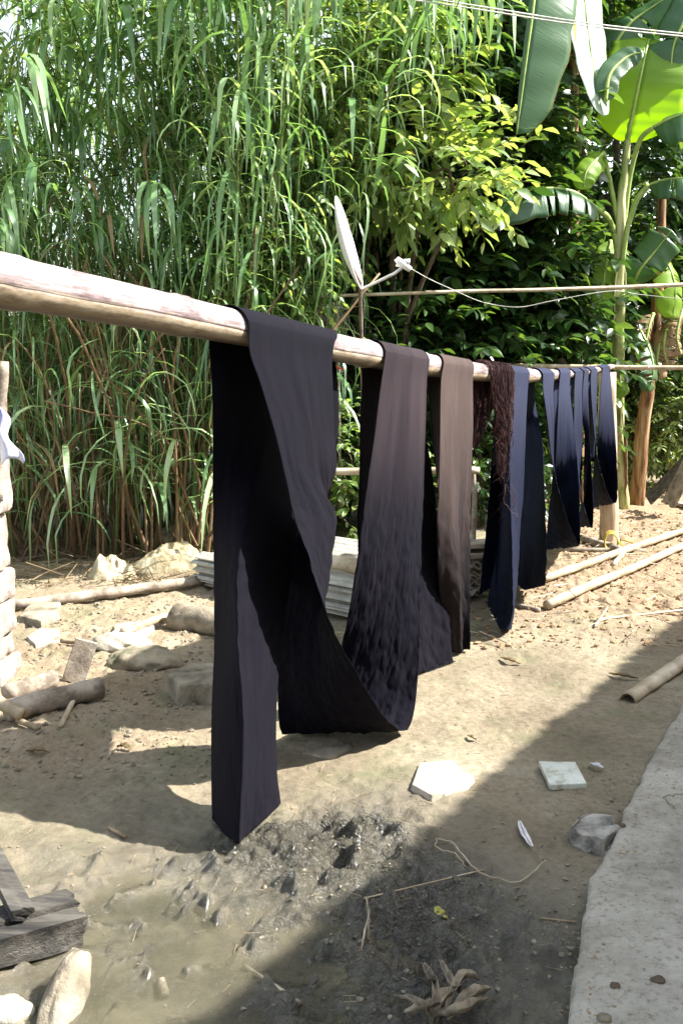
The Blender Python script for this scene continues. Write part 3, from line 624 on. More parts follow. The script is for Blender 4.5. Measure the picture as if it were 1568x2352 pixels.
# supports of the rails
def stick(name, pts, r, mt, label, cat, m=6, amp=.002, k=8, seed=0, group=None, hollow=False):
    c = wob(pts, m, amp, seed); n = len(c)
    if not hasattr(r, '__len__'): r = (r, r)
    o = MB().tube(c, [r[0]+(r[1]-r[0])*i/(n-1) for i in range(n)], k).build(name, mt)
    return tag(o, label, cat, group)
for i, (px, py, Yd) in enumerate([(735, 690, 8.06), (1085, 1083, 7.66), (660, 1083, 7.66)]):
    t = AT(px, py, Yd); stick('rail_stake', [(t.x, t.y, -.1), (t.x+.02, t.y, t.z*.5), (t.x, t.y, t.z+.04)], .022, M['wood'],
                              ['stake behind the foliage holding the upper bamboo rail', 'stake behind the brown cloth holding the low rail', 'stake behind the black cloth holding the low rail'][i], 'stake', seed=i)

# satellite dish
DY = 6.9
dtop = AT(773, 452, DY); dbot = AT(830, 664, DY); dc = (dtop+dbot)/2
ds = empty('satellite_dish', 'white satellite dish seen nearly edge on among the leaves', 'satellite dish', (dbot.x+.05, DY, 0))
ax = (dtop-dbot); ra = ax.length/2; ax.normalize()
face = Vector((.96, -.10, .0)); face = (face-ax*face.dot(ax)).normalized(); si = ax.cross(face)
Rm = Matrix.Rotation(rad(-2), 3, ax); face = Rm @ face; si = Rm @ si
V = []; Fq = []; nr, na = 8, 40
for side in (0, 1):
    for i in range(nr+1):
        q = i/nr
        for j in range(na):
            a = 2*math.pi*j/na
            V.append(dc+ax*(math.cos(a)*ra*q)+si*(math.sin(a)*ra*.92*q)+face*(.055*(q*q-1)-side*.006))
n1 = (nr+1)*na
for i in range(nr):
    for j in range(na):
        a = i*na+j; b2 = i*na+(j+1) % na
        Fq.append((a, b2, b2+na, a+na)); Fq.append((n1+a, n1+a+na, n1+b2+na, n1+b2))
for j in range(na): a = nr*na+j; b2 = nr*na+(j+1) % na; Fq.append((a, b2, b2+n1, a+n1))
keep(obj('reflector', mesh('reflector', V, Fq), M['dishw']), ds)
rim = [dc+ax*(math.cos(a)*ra)+si*(math.sin(a)*ra*.92) for a in [2*math.pi*j/48 for j in range(49)]]
keep(MB().tube(rim, .006, 6, False).build('rim', M['dishw']), ds)
lnb = AT(926, 612, DY-.12)
keep(MB().tube([dbot+Vector((.0, 0, .0)), AT(870, 645, DY-.05), AT(905, 628, DY-.1), lnb], .011, 8).build('feed_arm', M['metal']), ds)
mbn = MB().tube([lnb+Vector((-.05, 0, .03)), lnb+Vector((-.045, 0, .035)), lnb+Vector((0, .0, .015)), lnb+Vector((.05, .01, -.02))], [.02, .034, .026, .02], 12); mbn.box(lnb+Vector((.02, 0, .035)), (.05, .035, .03))
keep(mbn.build('receiver', M['dishw']), ds)
keep(MB().tube([(dbot.x+.02, DY+.05, -.1), (dbot.x+.02, DY+.05, 1.0), (dbot.x-.01, DY+.04, dbot.z+.05), dc-face*.06], .014, 8).build('mast', M['bark']), ds)
stick('aerial_cable', [lnb+Vector((.03, 0, 0)), AT(985, 640, 7.1), AT(1040, 665, 7.4), AT(1110, 694, 8.4), AT(1190, 705, 8.5), AT(1270, 690, 8.6), AT(1400, 668, 8.8), AT(1470, 676, 9.0), AT(1600, 690, 9.0)], .003, M['wire'], 'thin pale cable running from the dish receiver towards the banana plant', 'cable', k=5, amp=0)
for i, (a, b2, lb) in enumerate([((930, -12, 6.4), (1700, 92, 7.4), 'upper of two overhead wires crossing the banana leaves'), ((930, -4, 6.4), (1700, 98, 7.4), 'lower of two overhead wires crossing the banana leaves')]):
    p = AT(*a); q = AT(*b2); stick('overhead_wire', [p+(p-q), p, (p+q)/2+Vector((0, 0, -.02)), q, q+(q-p)], .005, M['wire'], lb, 'wire', k=5, amp=0, seed=i)
p = AT(-60, -20, 9); q = AT(420, 130, 9.4); stick('overhead_wire', [p+(p-q)*.5, p, (p+q)/2+Vector((0, 0, -.03)), q, q+(q-p)*2], .005, M['wire'], 'thin dark wire slanting down through the reed tops against the sky', 'wire', k=5, amp=0, seed=5)

# rake with a bamboo comb, red scrap
rk = empty('garden_rake', 'fan rake with thin tines leaning behind the pole under the satellite dish', 'rake', tuple(AT(775, 1150, 8.0)))
for i in range(12):
    a = AT(748+i*4.6, 700-6*math.sin(i/11*3.14), 8.0); b2 = AT(744+i*5.2, 752+5*math.sin(i/11*3.14), 8.0)
    keep(MB().tube([a, (a+b2)/2, b2, b2+Vector((0, -.03, -.02))], .004, 5).build('tine', M['wood']), rk)
keep(MB().tube([AT(744, 714, 7.99), AT(775, 704, 7.99), AT(804, 712, 7.99)], .007, 6).build('crosspiece', M['wood']), rk)
keep(MB().tube([AT(775, 704, 7.99), AT(778, 900, 8.05), AT(782, 1190, 8.1)], .012, 8).build('handle', M['wood']), rk)
mb = MB().tube(wob([AT(748, 838, 7.9), AT(765, 840, 7.9), AT(790, 849, 7.9)], 5, .002), [.012]*4+[.016]*4+[.01]*3, 8, squash=.6); tag(mb.build('plastic_strip', M['red']), 'red plastic strip hung behind the pole beside the rake', 'plastic strip')

# ------------------------------------------------------------------ vegetation
def leaf_template(fold=.14, droop=.22, wid=.24):
    v = np.array([(0, 0, 0), (.16, wid*.55, 0), (.42, wid*1.0, 0), (.74, wid*.62, 0), (1, 0, 0),
                  (.16, -wid*.55, 0), (.42, -wid*1.0, 0), (.74, -wid*.62, 0), (.2, 0, 0), (.45, 0, 0), (.75, 0, 0)], float)
    v[:, 2] = fold*np.abs(v[:, 1])*2-droop*v[:, 0]**2
    f = np.array([(0, 8, 1), (0, 5, 8), (1, 8, 9), (1, 9, 2), (8, 5, 6), (8, 6, 9), (2, 9, 10), (2, 10, 3), (9, 6, 7), (9, 7, 10), (3, 10, 4), (10, 7, 4)])
    return v, f
LT, LF = leaf_template()
def frames(d, upv):
    d = d/np.linalg.norm(d, axis=1, keepdims=True)
    y = np.cross(upv, d); y /= np.linalg.norm(y, axis=1, keepdims=True)+1e-9
    z = np.cross(d, y); return np.stack([d, y, z], 2)          # columns
def leaves_mesh(name, pos, d, size, upv, tint, T=LT, Fc=LF):
    Rm_ = frames(d, upv); n = len(pos)
    V = np.einsum('nij,kj->nki', Rm_, T)*size[:, None, None]+pos[:, None, :]
    F_ = (Fc[None]+(np.arange(n)*len(T))[:, None, None]).reshape(-1, 3)
    me = mesh(name, V.reshape(-1, 3), F_); attr(me, 'tint', np.repeat(tint, len(T))); return me
_lv = []
for i in range(5):
    t, f = leaf_template(.06+.04*i, .05+.09*i, .2+.018*i); me = mesh('leaf', t, f); attr(me, 'tint', np.full(len(t), .1+.14*i)); _lv.append(me)
def rnd_in(n, c, r, rs, shell=.35):
    d = rs.randn(n, 3); d /= np.linalg.norm(d, axis=1, keepdims=True)
    q = (shell+(1-shell)*rs.rand(n, 1))**.6; return np.array(c)+d*q*np.array(r), d
def inview(p):
    x, y, z = p[:, 0], p[:, 1], p[:, 2]-HC
    dd = y*cp-z*sp; px = CX+FPX*x/dd; py = CY-FPX*(y*sp+z*cp)/dd
    return px, py, dd
def leafy(name, label, base, blobs, lsize, mt, seed, nparts=0, cat='tree', group=None, trunk=True, tw=(.35, .7), per=11, drop=.25, tr=.06, mtx=None, outw=.8):
    rs = np.random.RandomState(seed); b0 = Vector((base[0], base[1], gz(base[0], base[1])))
    root = empty(name, label, cat, tuple(b0), group)
    P, D, SZ, U, TI = [], [], [], [], []; twigs = MB(); limbs = MB()
    cen = np.mean([b[0] for b in blobs], 0)
    for (c, r, n) in blobs:
        st, dr = rnd_in(n, c, r, rs)
        if trunk:
            q = wob([b0+Vector((0, 0, .4)), (b0+Vector(c))*.5+Vector((rs.randn()*.15, 0, .1)), Vector(c), Vector(c)+Vector((rs.randn()*.3, rs.randn()*.2, r[2]*.6))], 5, .015, seed)
            limbs.tube(q, [tr*.7*(1-.8*i/len(q)) for i in range(len(q))], 6)
        for i in range(n):
            s = st[i]
            if s[2] < .12: continue
            d = dr[i]*outw+rs.randn(3)*.5+np.array([0, -.15, .1]); d /= np.linalg.norm(d); L_ = rs.uniform(*tw); pts = []; p = s.copy(); m = per
            side = np.cross(d, [0, 0, 1]); side /= np.linalg.norm(side)+1e-9
            for k_ in range(m):
                d = d+np.array([0, 0, -drop/m*1.6]); d /= np.linalg.norm(d)
                p = p+d*L_/m; pts.append(Vector(p))
                if k_ < 1: continue
                sg = 1 if k_ % 2 else -1
                ld = d*.7+side*sg*rs.uniform(.5, 1.1)+rs.randn(3)*.22+np.array([0, 0, -.22])
                P.append(p); D.append(ld); SZ.append(lsize*rs.uniform(.6, 1.15)*(1-.3*abs(k_/m-.5)))
                U.append(np.array([0, 0, 1])+rs.randn(3)*.38); TI.append(np.clip(rs.normal(.42, .22)+.15*(k_/m), 0, 1))
            if i % 2 == 0 or nparts: twigs.tube([pts[0], pts[m//2], pts[-1]], [.005, .004, .002], 3, False)
    P, D, SZ, U, TI = map(np.array, (P, D, SZ, U, TI))
    if trunk:
        tt = wob([b0+Vector((0, 0, -.1)), b0+Vector((.03, 0, .7)), Vector((b0.x*.5+cen[0]*.5, b0.y*.5+cen[1]*.5, max(cen[2]*.6, 1.0))), Vector(cen)], 5, .01, seed)
        keep(MB().tube(tt, [tr*(1-.5*i/len(tt)) for i in range(len(tt))], 9).build('trunk', M['bark']), root)
        if limbs.v: keep(limbs.build('limbs', M['bark']), root)
    tb = keep(twigs.build('twigs', M['bark']), root); tb['kind'] = 'stuff'
    own = np.zeros(len(P), bool)
    if nparts:
        px, py, dd = inview(P); ok = (px > -10) & (px < 1578) & (py > -10) & (py < 1500)
        sc = np.where(ok, SZ/dd, 0); own[np.argsort(-sc)[:nparts]] = True; own &= ok
        Fm = frames(D, U)
        for i in np.where(own)[0]:
            o = bpy.data.objects.new('leaf', _lv[i % 5]); C.objects.link(o); o.parent = root
            if len(o.data.materials) == 0: o.data.materials.append(mt)
            o.material_slots[0].link = 'OBJECT'; o.material_slots[0].material = mt
            Mx = Matrix([[*(Fm[i][r_]*SZ[i]), P[i][r_]-b0[r_]] for r_ in range(3)]+[[0, 0, 0, 1]]); o.matrix_basis = Mx
    k_ = ~own
    lo = keep(obj('leaves', leaves_mesh('leaves', P[k_], D[k_], SZ[k_], U[k_], TI[k_]), mt), root); lo['kind'] = 'stuff'
    return root

def A3(px, py, Y): p = AT(px, py, Y); return (p.x, p.y, p.z)
# climbers tangled through the reeds
leafy('climbing_vine', 'small leaved climber tangled through the reeds left of the pale tree', (-.2, 8.0),
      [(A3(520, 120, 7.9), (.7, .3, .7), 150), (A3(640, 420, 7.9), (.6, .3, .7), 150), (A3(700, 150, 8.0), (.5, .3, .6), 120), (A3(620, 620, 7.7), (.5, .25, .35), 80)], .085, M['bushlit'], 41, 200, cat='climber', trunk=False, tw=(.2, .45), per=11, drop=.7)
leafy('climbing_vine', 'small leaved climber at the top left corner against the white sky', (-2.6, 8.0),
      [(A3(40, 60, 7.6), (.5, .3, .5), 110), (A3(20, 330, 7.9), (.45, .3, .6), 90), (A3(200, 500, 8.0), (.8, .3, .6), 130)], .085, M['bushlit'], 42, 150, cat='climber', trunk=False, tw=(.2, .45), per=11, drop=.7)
# dark mass of trees at the back
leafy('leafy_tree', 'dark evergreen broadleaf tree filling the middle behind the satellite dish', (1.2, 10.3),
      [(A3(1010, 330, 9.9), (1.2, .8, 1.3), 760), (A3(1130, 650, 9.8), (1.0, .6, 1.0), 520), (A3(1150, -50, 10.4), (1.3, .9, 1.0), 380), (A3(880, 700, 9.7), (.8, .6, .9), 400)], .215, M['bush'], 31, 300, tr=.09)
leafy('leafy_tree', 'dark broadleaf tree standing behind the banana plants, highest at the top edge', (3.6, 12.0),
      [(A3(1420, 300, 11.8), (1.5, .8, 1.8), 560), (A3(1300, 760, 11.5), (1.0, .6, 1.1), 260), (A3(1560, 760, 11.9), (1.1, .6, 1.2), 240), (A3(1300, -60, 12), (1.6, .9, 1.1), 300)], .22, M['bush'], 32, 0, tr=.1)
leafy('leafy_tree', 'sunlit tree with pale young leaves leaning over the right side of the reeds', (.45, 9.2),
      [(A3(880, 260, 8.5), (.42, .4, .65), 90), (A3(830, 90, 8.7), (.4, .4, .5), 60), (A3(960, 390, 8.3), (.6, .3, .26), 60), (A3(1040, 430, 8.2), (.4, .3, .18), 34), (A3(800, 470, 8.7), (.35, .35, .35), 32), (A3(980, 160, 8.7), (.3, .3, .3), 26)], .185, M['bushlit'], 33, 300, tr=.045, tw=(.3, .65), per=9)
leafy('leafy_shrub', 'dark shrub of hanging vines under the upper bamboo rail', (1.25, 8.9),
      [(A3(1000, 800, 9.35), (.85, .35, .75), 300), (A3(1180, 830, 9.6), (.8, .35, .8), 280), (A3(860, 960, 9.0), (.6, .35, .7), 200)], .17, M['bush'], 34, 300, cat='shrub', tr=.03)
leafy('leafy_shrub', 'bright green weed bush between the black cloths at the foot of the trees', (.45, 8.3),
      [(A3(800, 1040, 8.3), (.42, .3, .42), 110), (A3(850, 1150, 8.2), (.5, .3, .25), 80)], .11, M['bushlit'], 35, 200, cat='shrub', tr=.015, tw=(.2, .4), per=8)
leafy('leafy_shrub', 'low green bush glimpsed behind the brown cloth and the yarn', (1.6, 9.2),
      [(A3(1100, 1060, 9.1), (.55, .3, .45), 130), (A3(1000, 1100, 9.0), (.5, .3, .4), 90), (A3(1250, 1060, 9.8), (.7, .3, .5), 120)], .11, M['bush'], 36, 150, cat='shrub', tr=.015, tw=(.2, .4), per=8)
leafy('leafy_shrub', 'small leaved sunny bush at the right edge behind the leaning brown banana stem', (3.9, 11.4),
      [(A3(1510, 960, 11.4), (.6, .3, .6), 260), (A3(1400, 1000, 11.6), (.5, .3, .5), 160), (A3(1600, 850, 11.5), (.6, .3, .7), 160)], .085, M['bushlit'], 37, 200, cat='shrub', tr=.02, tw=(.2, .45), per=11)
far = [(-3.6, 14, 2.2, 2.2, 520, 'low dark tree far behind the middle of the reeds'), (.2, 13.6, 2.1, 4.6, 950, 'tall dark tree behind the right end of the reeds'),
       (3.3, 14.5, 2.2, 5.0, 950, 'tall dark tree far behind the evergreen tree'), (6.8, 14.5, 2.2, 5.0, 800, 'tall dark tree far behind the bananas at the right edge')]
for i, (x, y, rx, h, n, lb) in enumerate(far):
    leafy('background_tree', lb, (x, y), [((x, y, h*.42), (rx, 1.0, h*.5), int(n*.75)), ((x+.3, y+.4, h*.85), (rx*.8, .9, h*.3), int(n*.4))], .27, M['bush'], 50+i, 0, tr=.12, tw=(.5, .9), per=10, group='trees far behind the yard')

# ---- reeds
def reed_leaf(base, az, L_, w, el0, rs, n=7):
    P = []; p = np.array(base, float); el = el0; a = az; tw = rs.uniform(-.6, .6)
    for i in range(n+1):
        P.append(p.copy()); el -= (.10+.24*rs.rand())*(1+1.5*(i/n)) if el > -1.3 else 0; a += rs.uniform(-.08, .08)
        p = p+np.array([math.cos(a)*math.cos(el), math.sin(a)*math.cos(el), math.sin(el)])*L_/n
    V = []; F_ = []
    for i, q in enumerate(P):
        t = i/n; ww = w*(.55+.9*t if t < .4 else .91*(1-((t-.4)/.6)**1.6))/1.0*.5+.0006
        sd = np.array([-math.sin(a+tw*t), math.cos(a+tw*t), 0])*ww
        V += [q+sd+np.array([0, 0, .004]), q, q-sd+np.array([0, 0, .004])]
    for i in range(n):
        k_ = i*3; F_ += [(k_, k_+1, k_+4, k_+3), (k_+1, k_+2, k_+5, k_+4)]
    return V, F_
def reed_proto(seed, H, lean, parts, nleaf, first=.22, mt=None):
    rs = np.random.RandomState(seed); la = rs.uniform(-2.6, -.3); cur = []; p = np.array([0., 0., 0.]); el = rad(86); n = 14
    for i in range(n+1):
        cur.append(p.copy()); el -= lean*(i/n)**1.5/n*2.2
        p = p+np.array([math.cos(la)*math.cos(el), math.sin(la)*math.cos(el), math.sin(el)])*H/n
    cur = np.array(cur)
    cane = MB().tube([Vector(q) for q in cur], [.0115*(1-.65*i/n) for i in range(n+1)], 6)
    leaves = []
    for j in range(nleaf):
        t = first+(1-first)*j/nleaf; f = t*n; i = min(int(f), n-1); b_ = cur[i]*(1-(f-i))+cur[i+1]*(f-i)
        az = la+(j % 2)*math.pi+rs.normal(0, .9)
        leaves.append(reed_leaf(b_, az, rs.uniform(.55, 1.05)*(1.05-.3*t), rs.choice([rs.uniform(.012, .026), rs.uniform(.026, .052)]), rs.uniform(-.2, 1.1), rs))
    if nleaf > 12:
        for j in range(7):
            leaves.append(reed_leaf(cur[-1-(j % 2)], la+rs.normal(0, .8), rs.uniform(.5, .8), rs.uniform(.04, .06), rs.uniform(-.4, .5), rs))
    return cane, leaves
def make_reed(seed, H, lean, nleaf, parts, first):
    cane, leaves = reed_proto(seed, H, lean, parts, nleaf, first); rs = random.Random(seed)
    root = bpy.data.objects.new('tall_reed', None); C.objects.link(root)
    cane.build('cane', M['canegreen'], root)
    if parts:
        for (v, f) in leaves:
            me = mesh('blade', v, f); attr(me, 'tint', np.full(len(v), max(0, min(1, rs.gauss(.4, .25)))))
            obj('blade', me, M['reed'] if rs.random() > .06 else M['reeddry'], root)
    else:
        mb = MB(); ti = []
        for (v, f) in leaves: mb.add(v, f); ti += [max(0, min(1, rs.gauss(.4, .25)))]*len(v)
        me = mesh('blades', mb.v, mb.f); attr(me, 'tint', ti); o = obj('blades', me, M['reed'], root); o['kind'] = 'stuff'
    return root
def copy_thing(o):
    r = o.copy(); C.objects.link(r)
    for ch in o.children: c = ch.copy(); C.objects.link(c); c.parent = r
    return r
rr = random.Random(21)
specs = []
# front rows, seen leaf by leaf
for i in range(54):
    px = rr.uniform(-120, 640); Yd = rr.uniform(7.3, 8.3); specs.append((px, Yd, 'f'))
for i in range(26):
    px = rr.uniform(540, 725); Yd = rr.uniform(7.9, 8.8); specs.append((px, Yd, 'f'))
for i in range(190):
    px = 755-1175*rr.random()**1.25; Yd = rr.uniform(8.2, 10.2); specs.append((px, Yd, 'b'))
PF = [make_reed(100+i, 3.5+.22*i, 1.0+.1*(i % 4), 32, True, .25) for i in range(8)]
PBk = [make_reed(200+i, 3.9+.25*i, .9+.1*(i % 3), 36, False, .2) for i in range(7)]
cnt = {'f': 0, 'b': 0}
for (px, Yd, kind) in specs:
    pool = PF if kind == 'f' else PBk; k_ = cnt[kind]; cnt[kind] += 1
    if px > 420: cand = pool[len(pool)//2:]
    else: cand = pool
    pr_ = cand[k_ % len(cand)]
    o = pr_ if 'used' not in pr_ else copy_thing(pr_)
    if 'used' not in pr_: pr_['used'] = 1
    x = (px-CX)/FPX*Yd; o.location = (x, Yd, gz(x, Yd)-.02); o.rotation_euler = (rr.gauss(0, .07), rr.gauss(0, .07), rr.uniform(-1.3, 1.3))
    s = rr.uniform(.9, 1.12)*(.78 if 60 < px < 330 else .86 if px < 400 else 1.0); o.scale = (s, s, s)
    side = 'left' if px < 420 else 'right'
    if kind == 'f': tag(o, f'tall green reed in the front rows of the {"clump beside the block pillar" if px < 420 else "reeds beside the leafy tree"}', 'reed', f'front reeds, {side} part')
    else: tag(o, f'tall green reed deep in the reed bed, {"behind the thick end of the pole" if px < 420 else "towards the satellite dish"}', 'reed', f'rear reeds, {side} part')
for p_ in PF+PBk:
    if 'used' in p_: del p_['used']
for o in list(C.objects):
    if 'used' in o: del o['used']
# low leafy side shoots at the foot and drooping bare brown canes
def shoot(seed, H, n):
    rs = np.random.RandomState(seed); root = bpy.data.objects.new('reed_shoot', None); C.objects.link(root)
    cane, leaves = reed_proto(seed, H, .9, True, n, .35)
    cane.build('cane', M['cane'], root)
    for (v, f) in leaves:
        me = mesh('blade', v, f); attr(me, 'tint', np.full(len(v), rs.uniform(.2, .9))); obj('blade', me, M['reed'], root)
    return root
SH = [shoot(300+i, 1.0+.28*i, 9) for i in range(5)]
for i, (px, Yd) in enumerate([(110, 7.3), (215, 7.2), (275, 7.25), (340, 7.3), (400, 7.2), (445, 7.3), (470, 7.1), (60, 7.3), (180, 7.4), (300, 7.5), (370, 7.45), (440, 7.5), (480, 7.4), (150, 7.5), (250, 7.6), (420, 7.6), (30, 7.5), (330, 7.15), (500, 7.4)]):
    o = SH[i % 5] if i < 5 else copy_thing(SH[i % 5])
    x = (px-CX)/FPX*Yd; o.location = (x, Yd, gz(x, Yd)-.02); o.rotation_euler = (rr.gauss(0, .12), rr.gauss(0, .12), rr.uniform(0, 6)); s = rr.uniform(.8, 1.25); o.scale = (s, s, s)
    tag(o, 'short leafy side shoot growing at the foot of the reed bed', 'reed', 'short reed shoots at the foot of the bed')
dc_ = []
for i in range(6):
    q = [Vector((0, 0, 0)), Vector((rr.gauss(0, .1), 0, .7)), Vector((rr.gauss(.1, .2), rr.gauss(0, .1), 1.5)), Vector((rr.gauss(.25, .3), rr.gauss(0, .2), 2.3))]
    c_ = wob(q, 5, .008, i); o = MB().tube(c_, [.014*(1-.5*k/len(c_)) for k in range(len(c_))], 6).build('dry_cane', M['cane']); dc_.append(o)
for i in range(150):
    o = dc_[i] if i < 6 else dc_[i % 6].copy()
    if i >= 6: C.objects.link(o)
    px = rr.uniform(-60, 560); Yd = rr.uniform(7.2, 8.5); x = (px-CX)/FPX*Yd; s = rr.uniform(.6, 1.15)
    o.location = (x, Yd, gz(x, Yd)-.03); o.rotation_euler = (rr.gauss(0, .16), rr.gauss(0, .2), rr.uniform(0, 6)); o.scale = (s, s, s)
    tag(o, 'bare brown cane at the shaded foot of the reed bed', 'cane', 'bare canes at the foot of the reeds')

# ---- banana plants
def bleaf(name, root, mids, hw, mt, up=(0, -1, .2), sag=.25, seed=0, lh=1.0, rh=1.0, tear=.5, tipw=.75, petr=.02):
    rs = np.random.RandomState(seed); pts = crom([A3(*m_) for m_ in mids], 9); n = len(pts); NC = 9; V = []; uvs = []; F_ = []; mi = []
    L_ = np.concatenate([[0], np.cumsum(np.linalg.norm(np.diff(pts, axis=0), axis=1))]); tot = L_[-1]; up = np.array(up, float)
    ncut = []
    for side in (1, -1):
        cuts = set(int(c) for c in rs.randint(3, n-3, int(tear*5)))
        base_i = len(V)
        rows_ = []
        for i in range(n):
            t = L_[i]/tot; tg = pts[min(i+1, n-1)]-pts[max(i-1, 0)]; tg /= np.linalg.norm(tg)
            sd = np.cross(tg, up); sd /= np.linalg.norm(sd); nm = np.cross(sd, tg)
            w = hw*(lh if side > 0 else rh)*min(1, (t/.12)**.5 if t < .12 else 1)*(1 if t < tipw else math.sqrt(max(0, 1-((t-tipw)/(1-tipw))**2)))
            w *= 1+.03*math.sin(i*.8+seed)+.008*rs.randn(); w = max(w, .004)
            def row(gap):
                r_ = []
                for j in range(NC):
                    q = j/(NC-1); p = pts[i]+sd*side*w*q*(1-.15*sag*q)-nm*abs(sag)*w*(q*q)*.9*np.sign(sag)+tg*(w*.18*q+gap*q)+nm*.0035*math.sin(i*1.3+q*3+seed)+np.array([0, 0, -abs(sag)*.25*w*q*q])
                    V.append(p); uvs.append((t*4, q)); r_.append(len(V)-1)
                return r_
            if i in cuts: a_ = row(-.025); b_ = row(.02); rows_.append((a_, b_))
            else: a_ = row(0); rows_.append((a_, a_))
        for i in range(n-1):
            a_ = rows_[i][1]; b_ = rows_[i+1][0]
            for j in range(NC-1):
                q = (a_[j], b_[j], b_[j+1], a_[j+1]); F_.append(q if side > 0 else q[::-1])
    me = mesh('leaf', V, F_); ul = me.uv_layers.new(name='UVMap'); ul.data.foreach_set('uv', np.array([uvs[l.vertex_index] for l in me.loops]).ravel())
    attr(me, 'tint', np.full(len(V), .3+.5*rs.rand()))
    o = keep(obj('leaf', me, mt), root); md = o.modifiers.new('t', 'SOLIDIFY'); md.thickness = .0012
    mr = MB().tube([Vector(p) for p in pts], [petr*(1-.8*i/n) for i in range(n)], 7).build('midrib', M['petiole']); mr.parent = o; mr.matrix_parent_inverse = Matrix.Identity(4)
    return o
def stem(root, pts, r0, r1, mt, name='stem', seed=0):
    c = wob(pts, 6, .004, seed); n = len(c)
    return keep(MB().tube(c, [r0+(r1-r0)*i/(n-1)+.004*math.sin(i*1.9) for i in range(n)], 12).build(name, mt), root)
def petiole(root, pts, r=.02): keep(MB().tube(wob([AT(*p) for p in pts], 6, .001), r, 8).build('leaf_stalk', M['petiole']), root)
BY = 9.4
bb = GG(1430, 1168)
bn = empty('banana_plant', 'tall banana plant with a pale stem and big leaves rising behind the wooden post', 'banana plant', tuple(bb))
stem(bn, [Vector((bb.x, bb.y, -.05)), AT(1418, 1000, 10.0), AT(1421, 760, 9.6), AT(1423, 560, BY), AT(1431, 420, BY), AT(1441, 320, BY)], .075, .03, M['banstem'], 'stem')
for i, (q, s_) in enumerate([([(1419, 1000, 9.9), (1424, 900, 9.75), (1414, 800, 9.6)], .03), ([(1434, 1160, 10.2), (1437, 1050, 10.0), (1429, 950, 9.8)], .04), ([(1407, 760, 9.5), (1412, 650, 9.4), (1420, 600, 9.35)], .02), ([(1430, 700, 9.55), (1436, 640, 9.5), (1424, 560, 9.4)], .018)]):
    keep(MB().tube(wob([AT(*p) for p in q], 6, .004, i), [s_*.8]*3+[s_]*7+[s_*.3]*3, 8, squash=.4).build('dry_sheath', M['banstem'] if i != 1 else M['bandry']), bn)
petiole(bn, [(1420, 600, 9.4), (1411, 545, 9.38), (1396, 500, 9.3), (1368, 478, 9.2)], .027)
petiole(bn, [(1428, 600, 9.35), (1441, 520, 9.3), (1464, 455, 9.3), (1490, 425, 9.3)], .026)
petiole(bn, [(1424, 540, 9.4), (1405, 440, 9.4), (1394, 390, 9.35), (1385, 350, 9.35)], .024)
petiole(bn, [(1430, 540, 9.4), (1447, 400, 9.4), (1470, 320, 9.3), (1500, 292, 9.2)], .024)
bleaf('leaf', bn, [(1440, 330, 9.4), (1448, 285, 9.35), (1460, 225, 9.3), (1474, 160, 9.3), (1487, 100, 9.45), (1492, 86, 9.6)], .42, M['banyoung'], up=(-.25, -1, .1), sag=.12, seed=3, lh=1.05, rh=.8, tear=.1, tipw=.93, petr=.022)
bleaf('leaf', bn, [(1370, 478, 9.2), (1320, 442, 9.0), (1260, 432, 8.9), (1190, 445, 8.8), (1120, 470, 8.75), (1080, 500, 8.7)], .24, M['ban'], up=(0, -.35, 1), sag=.7, seed=4, tear=.8)
bleaf('leaf', bn, [(1402, 552, 9.5), (1392, 600, 9.4), (1385, 660, 9.4), (1388, 735, 9.4)], .11, M['banyoung'], up=(.1, -1, 0), sag=.2, seed=5, tear=.2)
bleaf('leaf', bn, [(1490, 425, 9.3), (1530, 412, 9.2), (1580, 412, 9.1), (1660, 450, 9.0)], .2, M['ban'], up=(0, -.5, 1), sag=.6, seed=6)
bleaf('leaf', bn, [(1500, 292, 9.2), (1540, 272, 9.1), (1590, 262, 9.0), (1690, 290, 9)], .3, M['ban'], up=(.1, -.7, .7), sag=.4, seed=7, tear=.2)
bleaf('leaf', bn, [(1385, 350, 9.35), (1370, 365, 9.2), (1345, 395, 9.1), (1340, 435, 9.1)], .11, M['banyoung'], up=(0, -1, .3), sag=.3, seed=17, tear=.2)
# second plant, stem brown, big hanging leaves at the top
b2 = GG(1330, 1150); bn2 = empty('banana_plant', 'banana plant with dark brown stem and huge leaves hanging from the top edge', 'banana plant', tuple(b2))
stem(bn2, [Vector((b2.x, b2.y, -.05)), AT(1322, 900, 10.3), AT(1319, 700, 10.1), AT(1316, 500, 10), AT(1313, 330, 10), AT(1318, 100, 10), AT(1335, -130, 10)], .09, .045, M['banstem2'], seed=4)
petiole(bn2, [(1314, 330, 9.95), (1306, 230, 9.9), (1300, 180, 9.9)], .03)
bleaf('leaf', bn2, [(1258, -330, 8.2), (1240, -160, 8.05), (1226, 0, 7.9), (1208, 140, 7.85), (1186, 308, 7.85)], .385, M['ban'], up=(.15, -1, .1), sag=.16, seed=8, lh=.10, rh=.95, tear=0, tipw=.55)
bleaf('leaf', bn2, [(1200, -260, 9.6), (1178, -80, 9.5), (1168, 60, 9.45), (1172, 148, 9.45)], .3, M['ban'], up=(-.5, -1, .1), sag=.2, seed=9, tear=.1)
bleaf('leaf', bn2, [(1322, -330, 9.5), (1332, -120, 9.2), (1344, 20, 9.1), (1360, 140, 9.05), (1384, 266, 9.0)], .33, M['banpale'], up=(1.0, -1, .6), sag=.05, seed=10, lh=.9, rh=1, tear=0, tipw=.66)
bleaf('leaf', bn2, [(1390, 232, 8.95), (1400, 170, 9.0), (1440, 130, 9.1), (1476, 118, 9.1)], .11, M['ban'], up=(.1, -1, .5), sag=.1, seed=11, tear=0)
